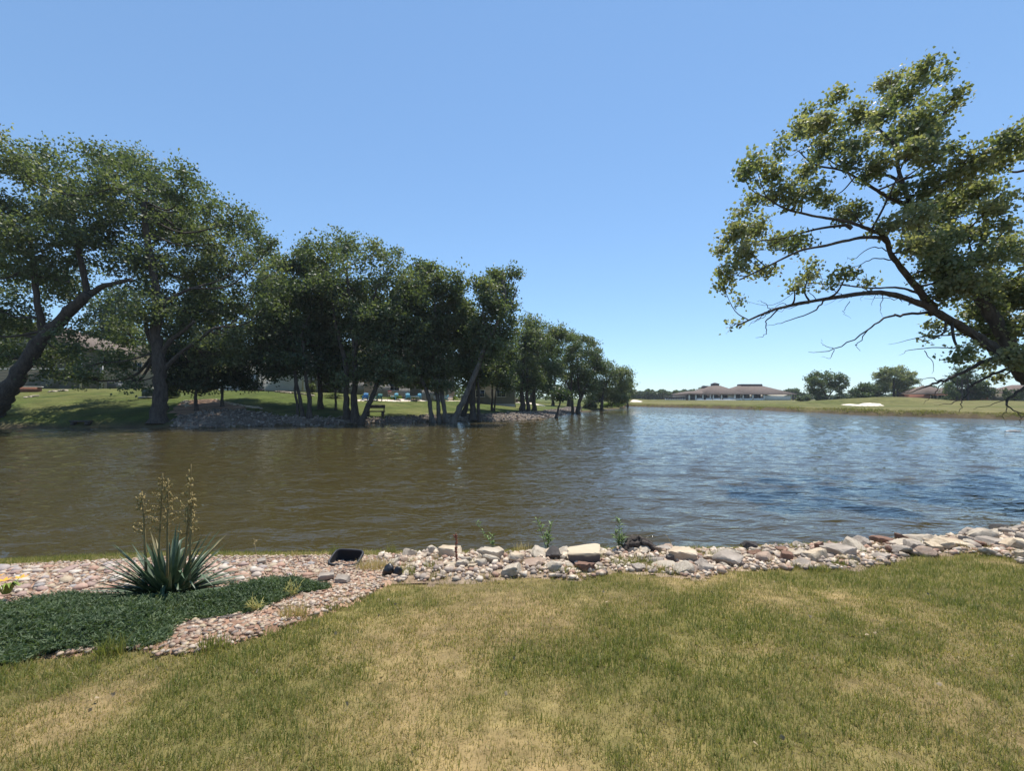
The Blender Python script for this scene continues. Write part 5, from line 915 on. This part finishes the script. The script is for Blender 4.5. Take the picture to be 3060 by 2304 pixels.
def yucca():
    g = G(505, 1786); g[2] = h1(g[0], g[1]); s = g[1] / F; t = empty('yucca', g, label='spiky blue green yucca with four tall dry flower stalks', category='yucca')
    def leaf(az, el, L, w, bend, kink=None, dry=False):
        n = 9; u = np.linspace(0, 1, n); p = np.zeros(3); e = el; pts = []
        off = np.array([math.cos(az), math.sin(az), 0]) * .05
        for i in range(n):
            pts.append(p + off); e -= bend / n
            if kink and abs(u[i] - kink) < .07: e -= 1.0
            p = p + np.array([math.cos(az) * math.cos(e), math.sin(az) * math.cos(e), math.sin(e)]) * L / (n - 1)
        pts = np.array(pts); pts[:, 2] = np.maximum(pts[:, 2], .012 + .01 * rng.random()); sd = np.array([-math.sin(az), math.cos(az), 0]); wd = w * np.array([.55, .8, .95, 1, .95, .82, .6, .33, .04]) / 2; up = np.array([-math.cos(az) * math.sin(el), -math.sin(az) * math.sin(el), math.cos(el)])
        V = np.stack([pts - sd * wd[:, None] + up * wd[:, None] * .35, pts - up * .002, pts + sd * wd[:, None] + up * wd[:, None] * .35], 1).reshape(-1, 3); i = np.arange(n - 1)[:, None] * 3; Q = np.concatenate([i + np.array([[0, 1, 4, 3]]), i + np.array([[1, 2, 5, 4]])])
        link('leaf', mkmesh('leaf', V, [Q], [M['yucca_dry' if dry else 'yucca']], True), t)
    for k in range(215):
        el = rng.choice([rng.uniform(.05, .5), rng.uniform(.4, 1.0), rng.uniform(.8, 1.45)], p=[.34, .42, .24]); leaf(rng.uniform(0, 6.28), el, rng.uniform(.44, .70), rng.uniform(.028, .044), rng.uniform(.0, .45) if el > .5 else rng.uniform(.2, .7), rng.uniform(.45, .75) if rng.random() < .2 else None, rng.random() < .05)
    for (xb, yb, xt, yt, lo, w) in ((440, 1770, 424, 1468, 1570, 34), (470, 1770, 486, 1415, 1560, 38), (500, 1770, 502, 1430, 1540, 34), (545, 1770, 571, 1388, 1570, 40), (565, 1770, 574, 1470, 1560, 20)):
        b = P(xb, yb, g[1]); tp = P(xt, yt, g[1] + rng.uniform(-.1, .1)); lo_ = P(xb + (xt - xb) * .6, lo, g[1]); b[2] = g[2]; p = spline([b, lo_, tp], 8) - g; m = MB(); m.tube(p, np.linspace(.013, .005, len(p)), 6); st = m.build('flower_stalk', M['stalk'], t, True)
        tw = MB(); pod = MB(); top = p[int(len(p) * .45):]
        for j in range(24):
            f = j / 24; c = top[int(f * (len(top) - 1))]; a = rng.uniform(0, 6.28); L = w * s * (1.05 - f * .85) * rng.uniform(.6, 1.1); e = c + np.array([math.cos(a) * L, math.sin(a) * L * .8, L * rng.uniform(.15, .7)]); tw.tube([c, (c + e) / 2 - [0, 0, .005], e], [.004, .003, .002], 4)
            for q in range(4):
                cc = c + (e - c) * (.35 + .22 * q) + rng.normal(0, .006, 3); V, T = ICO[1]; r = rng.uniform(.008, .014); d = rng.normal(size=3) * .4; V = V * np.array([.6, .6, 1.25]) * r; V = V + V[:, 2:3] * d; pod.add(V + cc - [0, 0, r * .6], T)
        tw.build('twigs', M['stalk'], st, kind='stuff'); pod.build('seed_pods', M['pod'], st, True, kind='stuff')
yucca()
# black plastic tub sunk in the gravel
def tub():
    g = G(1020, 1698); s = g[1] / F; w, d, h = 84 * s, .26, .17; t = empty('plastic_tub', (g[0], g[1] + .18, h1(g[0], g[1] + .18) + .0), R(-4), label='open black plastic tub sunk tilted in the gravel by the water', category='tub'); t.rotation_euler = (R(20), R(2), R(-4)); t.location.z += .015; mt = flat_mat('black_plastic', (.010, .010, .011), .6, .2, 6, .25)
    def ring(w_, d_, z, n=28, pw=5):
        a = np.linspace(0, 2 * math.pi, n, endpoint=False); c, s_ = np.cos(a), np.sin(a); return np.stack([np.sign(c) * np.abs(c) ** (2 / pw) * w_ / 2, np.sign(s_) * np.abs(s_) ** (2 / pw) * d_ / 2, np.full(n, z)], -1)
    rs = [ring(w + .035, d + .035, .06), ring(w + .04, d + .04, .085), ring(w, d, .09), ring(w - .01, d - .01, .085), ring(w - .05, d - .05, -.12)]; V = np.concatenate(rs); n = 28; i = np.arange(4)[:, None] * n; j = np.arange(n)[None]; Q = np.stack([i + j, i + (j + 1) % n, i + n + (j + 1) % n, i + n + j], -1).reshape(-1, 4)
    me = mkmesh('shell', np.r_[V, [[0, 0, -.12]]], [Q, np.stack([4 * n + np.arange(n), 4 * n + (np.arange(n) + 1) % n, np.full(n, 5 * n)], -1)], [mt], True); link('shell', me, t)
    m = MB(); r = np.r_[ring(w + .02, d + .02, .088), ring(w + .02, d + .02, .088)[:1]]; m.tube(r, .014, 6); m.build('rim', flat_mat('worn_black_plastic', (.03, .032, .036), .6, .2, 6, .3), t, True)
tub()
def scrap():
    g = G(1172, 1728); t = empty('black_plastic_scrap', (g[0], g[1], h1(g[0], g[1])), label='two crumpled black plastic scraps at the edge of the lawn', category='plastic scrap'); mt = flat_mat('black_sheet', (.012, .012, .013), .4, .3, 9, .5)
    for (x, y, r, hh) in ((-.06, .04, .075, .09), (.07, -.02, .06, .1)):
        V, T = rock_shape(int(rng.integers(1000)), 3, 14, .12); link('piece', mkmesh('piece', V * np.array([r, r * .7, hh]), [T], [mt]), t, loc=(x, y, hh * .6), rot=(.2, .3, x * 9))
scrap()
def slab(px, py, w, lab, rz):
    g = G(px, py); s = g[1] / F; V, T = rock_shape(int(px), 3, 3, .01, 0, 1); me = mkmesh('paving_stone', V * np.array([w * s / 2, w * s / 3, .035]), [T], [M['rock_grey']]); sharp(me); link('paving_stone', me, loc=(g[0], g[1] + .05, h1(g[0], g[1]) + .05), rot=(R(8), R(-4), rz), label=lab, category='paving stone')
slab(970, 1742, 46, 'square grey paving stone at the tip of the juniper', .25); slab(1018, 1752, 46, 'flat worn paving stone half buried right of the square one', -.2)
slab(775, 1695, 26, 'dark grey square block lying in the river pebbles', .5)
# tall weeds at the waterline
def weed(px, py, tip, n, lab, mat='weed', leafL=.11, seedy=False, extra=()):
    g = G(px, py); g[2] = max(h1(g[0], g[1]), 0.0); t = empty('tall_weed' if not seedy else 'dock_plant', g, label=lab, category='weed', group='tall weeds at the waterline')
    for tp in [tip] + list(extra):
        e = P(tp[0], tp[1], g[1]) - g; p = spline([np.zeros(3), e * .5 + [0, 0, .03], e], 6); m = MB(); m.tube(p, np.linspace(.006, .002, len(p)), 5); m.build('stem', M[mat], t); lv = MB()
        for k in range(n):
            c = p[int((.2 + .8 * rng.random()) * (len(p) - 1))]; a = rng.uniform(0, 6.28); L = leafL * rng.uniform(.5, 1.2); d = np.array([math.cos(a) * .55, math.sin(a) * .55, rng.uniform(.1, .9)]); d /= np.linalg.norm(d); sd = np.cross(d, [0, 0, 1.]); sd /= np.linalg.norm(sd) + 1e-6
            if seedy: V, T = ICO[1]; lv.add(V * .011 * rng.uniform(.6, 1.3) + c + rng.normal(0, .008, 3), T)
            else: lv.add([c, c + d * L * .5 + sd * L * .09, c + d * L + [0, 0, -.2 * L], c + d * L * .5 - sd * L * .09], Q=[[0, 1, 2, 3]])
        lv.build('seed_heads' if seedy else 'leaves', M[mat], t, kind='stuff')
weed(1475, 1640, (1420, 1558), 26, 'green weed bending left over the water behind the tilted slab', extra=[(1470, 1600)]); weed(1635, 1650, (1602, 1548), 34, 'tall leafy weed behind the dark grey rock', extra=[(1648, 1556), (1640, 1600)]); weed(1852, 1650, (1850, 1552), 46, 'tall upright weed at the water beside the dark driftwood', extra=[(1838, 1590), (1862, 1600)])
weed(1364, 1690, (1362, 1592), 60, 'rusty red dock stalk standing in front of the tan boulder', 'dock', seedy=True); weed(765, 1660, (758, 1610), 6, 'thin bare twig standing at the water behind the pebbles', 'straw', .05)
weed(2010, 1640, (1990, 1600), 5, 'thin bare stem rising behind the dark driftwood', 'straw', .04)
# dark driftwood at the water
g = G(1920, 1655); s = g[1] / F; t = empty('driftwood', (g[0], g[1] + .1, h1(g[0], g[1] + .1)), label='dark gnarled driftwood root lying at the waterline', category='driftwood')
for k in range(7):
    a = k * .9; p = [(-52 * s + k * .02, rng.uniform(-.06, .1), .03), (-20 * s, rng.uniform(-.08, .1), .09 + rng.uniform(0, .08)), (15 * s, rng.uniform(-.08, .1), .1 + rng.uniform(0, .06)), (50 * s, rng.uniform(-.08, .1), .02)]; m = MB(); pp = spline(p, 7); pp = pp + rng.normal(0, .008, pp.shape); m.tube(pp, .035 * rng.uniform(.7, 1.3, len(pp)), 7); m.build('root', M['bark'], t)
# dry twigs on the gravel
g = G(600, 1868); t = empty('twig_pile', (g[0], g[1], h1(g[0], g[1])), label='small heap of dry grey twigs on the lower gravel', category='twigs', )
for k in range(16): a = rng.normal(.45, .35); L = rng.uniform(.1, .3); c = np.array([rng.uniform(-.2, .2), 0, .02]); c[1] = c[0] * .45 + rng.uniform(-.03, .03); d = np.array([math.cos(a), math.sin(a), rng.uniform(-.02, .12)]) * L / 2; m = MB(); m.tube([c - d, c + [0, 0, .01], c + d], [.004, .0035, .001], 4); c_ = m.build('twig', M['twig'], t)
# yellowing shrublet in the juniper
def shrublet(px, py, lab, cat='weed'):
    g = G(px, py); t = empty('yellow_shrublet', (g[0], g[1], h1(g[0], g[1]) + .03), label=lab, category=cat); m = MB(); mt = flat_mat('yellow_stem', (.42, .38, .12), .7, .2, 20)
    for k in range(13):
        a = rng.uniform(0, 6.28); L = rng.uniform(.05, .14); e = np.array([math.cos(a) * L * .7, math.sin(a) * L * .6, L * rng.uniform(.5, 1.1)]); m.tube([(0, 0, 0), e * .5 + rng.normal(0, .01, 3), e], [.004, .003, .001], 4)
        for q in range(4): f = e * rng.uniform(.4, 1); m.tube([f, f + rng.normal(0, .025, 3) + [0, 0, .02]], [.003, .001], 3)
    m.build('stems', mt, t, kind='stuff')
shrublet(765, 1835, 'yellowing wiry little shrub at the lower edge of the juniper'); shrublet(870, 1790, 'faint yellow sprig growing through the juniper tip')
# orange daylily at the left edge
g = G(18, 1800); t = empty('daylily', (g[0], g[1], h1(g[0], g[1]) + .08), label='orange yellow flowers with strap leaves at the edge of the juniper', category='flower'); mt = flat_mat('petal_orange', (.75, .36, .03), .5, .2, 20); mt2 = flat_mat('lily_leaf', (.18, .24, .05), .5, .2, 20)
for k in range(22): a = rng.uniform(0, 6.28); L = rng.uniform(.12, .22); d = np.array([math.cos(a), math.sin(a) * .8, 0]); sd = np.array([-math.sin(a), math.cos(a), 0]) * .008; m = MB(); c = d * .03; e1 = d * L * .5 + [0, 0, L * .6]; e2 = d * L + [0, 0, L * .45]; m.add([c - sd, c + sd, e1 + sd, e1 - sd, e2], [[3, 2, 4]], [[0, 1, 2, 3]]); m.build('leaf', mt2, t)
for (x, y, z) in ((.02, -.04, .13), (-.1, .0, .15), (.08, .05, .12)):
    for k in range(6): a = k * 1.047; d = np.array([math.cos(a), math.sin(a), .35]); sd = np.array([-math.sin(a), math.cos(a), 0]) * .014; c = np.array([x, y, z]); m = MB(); m.add([c, c + d * .03 + sd, c + d * .06, c + d * .03 - sd], Q=[[0, 1, 2, 3]]); m.build('petal', mt, t)
# pale log floating at the right
c = W(3025, 1290); t = empty('floating_log', (c[0], c[1], -.02), R(4), label='pale bare log floating on the lake under the leaning cottonwood', category='log'); p = spline([(-.55, 0, .0), (-.2, .03, .05), (.3, -.02, .05), (.7, .02, .02)], 6); m = MB(); m.tube(p, np.linspace(.07, .05, len(p)), 8); m.build('trunk', flat_mat('bleached_wood', (.62, .52, .44), .85, .2, 8), t, True); m = MB(); m.tube([(.1, 0, .05), (.3, .05, .16), (.5, .1, .2)], [.03, .02, .008], 5); m.build('branch_stub', M['twig'], t)
# small dead leaves and twigs strewn over the lawn
V0 = MB(); n = 70; p, d = lawn_pts(n * 2, 1.4, 6, .3); p = p[:n]; Vl, Tl, Al = leaf_cards(np.c_[p, H(p[:, 0], p[:, 1]) + .03], .028, rng.random(len(p)), 0)
link('fallen_leaves', mkmesh('fallen_leaves', Vl, [Tl], [flat_mat('dead_leaf', (.33, .25, .15), .8, .3, 12)], False), kind='stuff', label='small dry fallen leaves scattered over the lawn', category='leaves')

# ------------------------------------------------------------------ thin summer haze
hm_, hnt, hn, hl, hb = mat_new('haze'); hn.remove(hb); pv = hn.new('ShaderNodeVolumePrincipled'); pv.inputs['Color'].default_value = (.86, .92, 1, 1); pv.inputs['Density'].default_value = .0002; pv.inputs['Anisotropy'].default_value = .2
hl.new(pv.outputs[0], hn['Material Output'].inputs['Volume']); m = MB(); m.box((0, 480, 14), (2400, 1200, 33)); m.build('haze', hm_, kind='stuff')
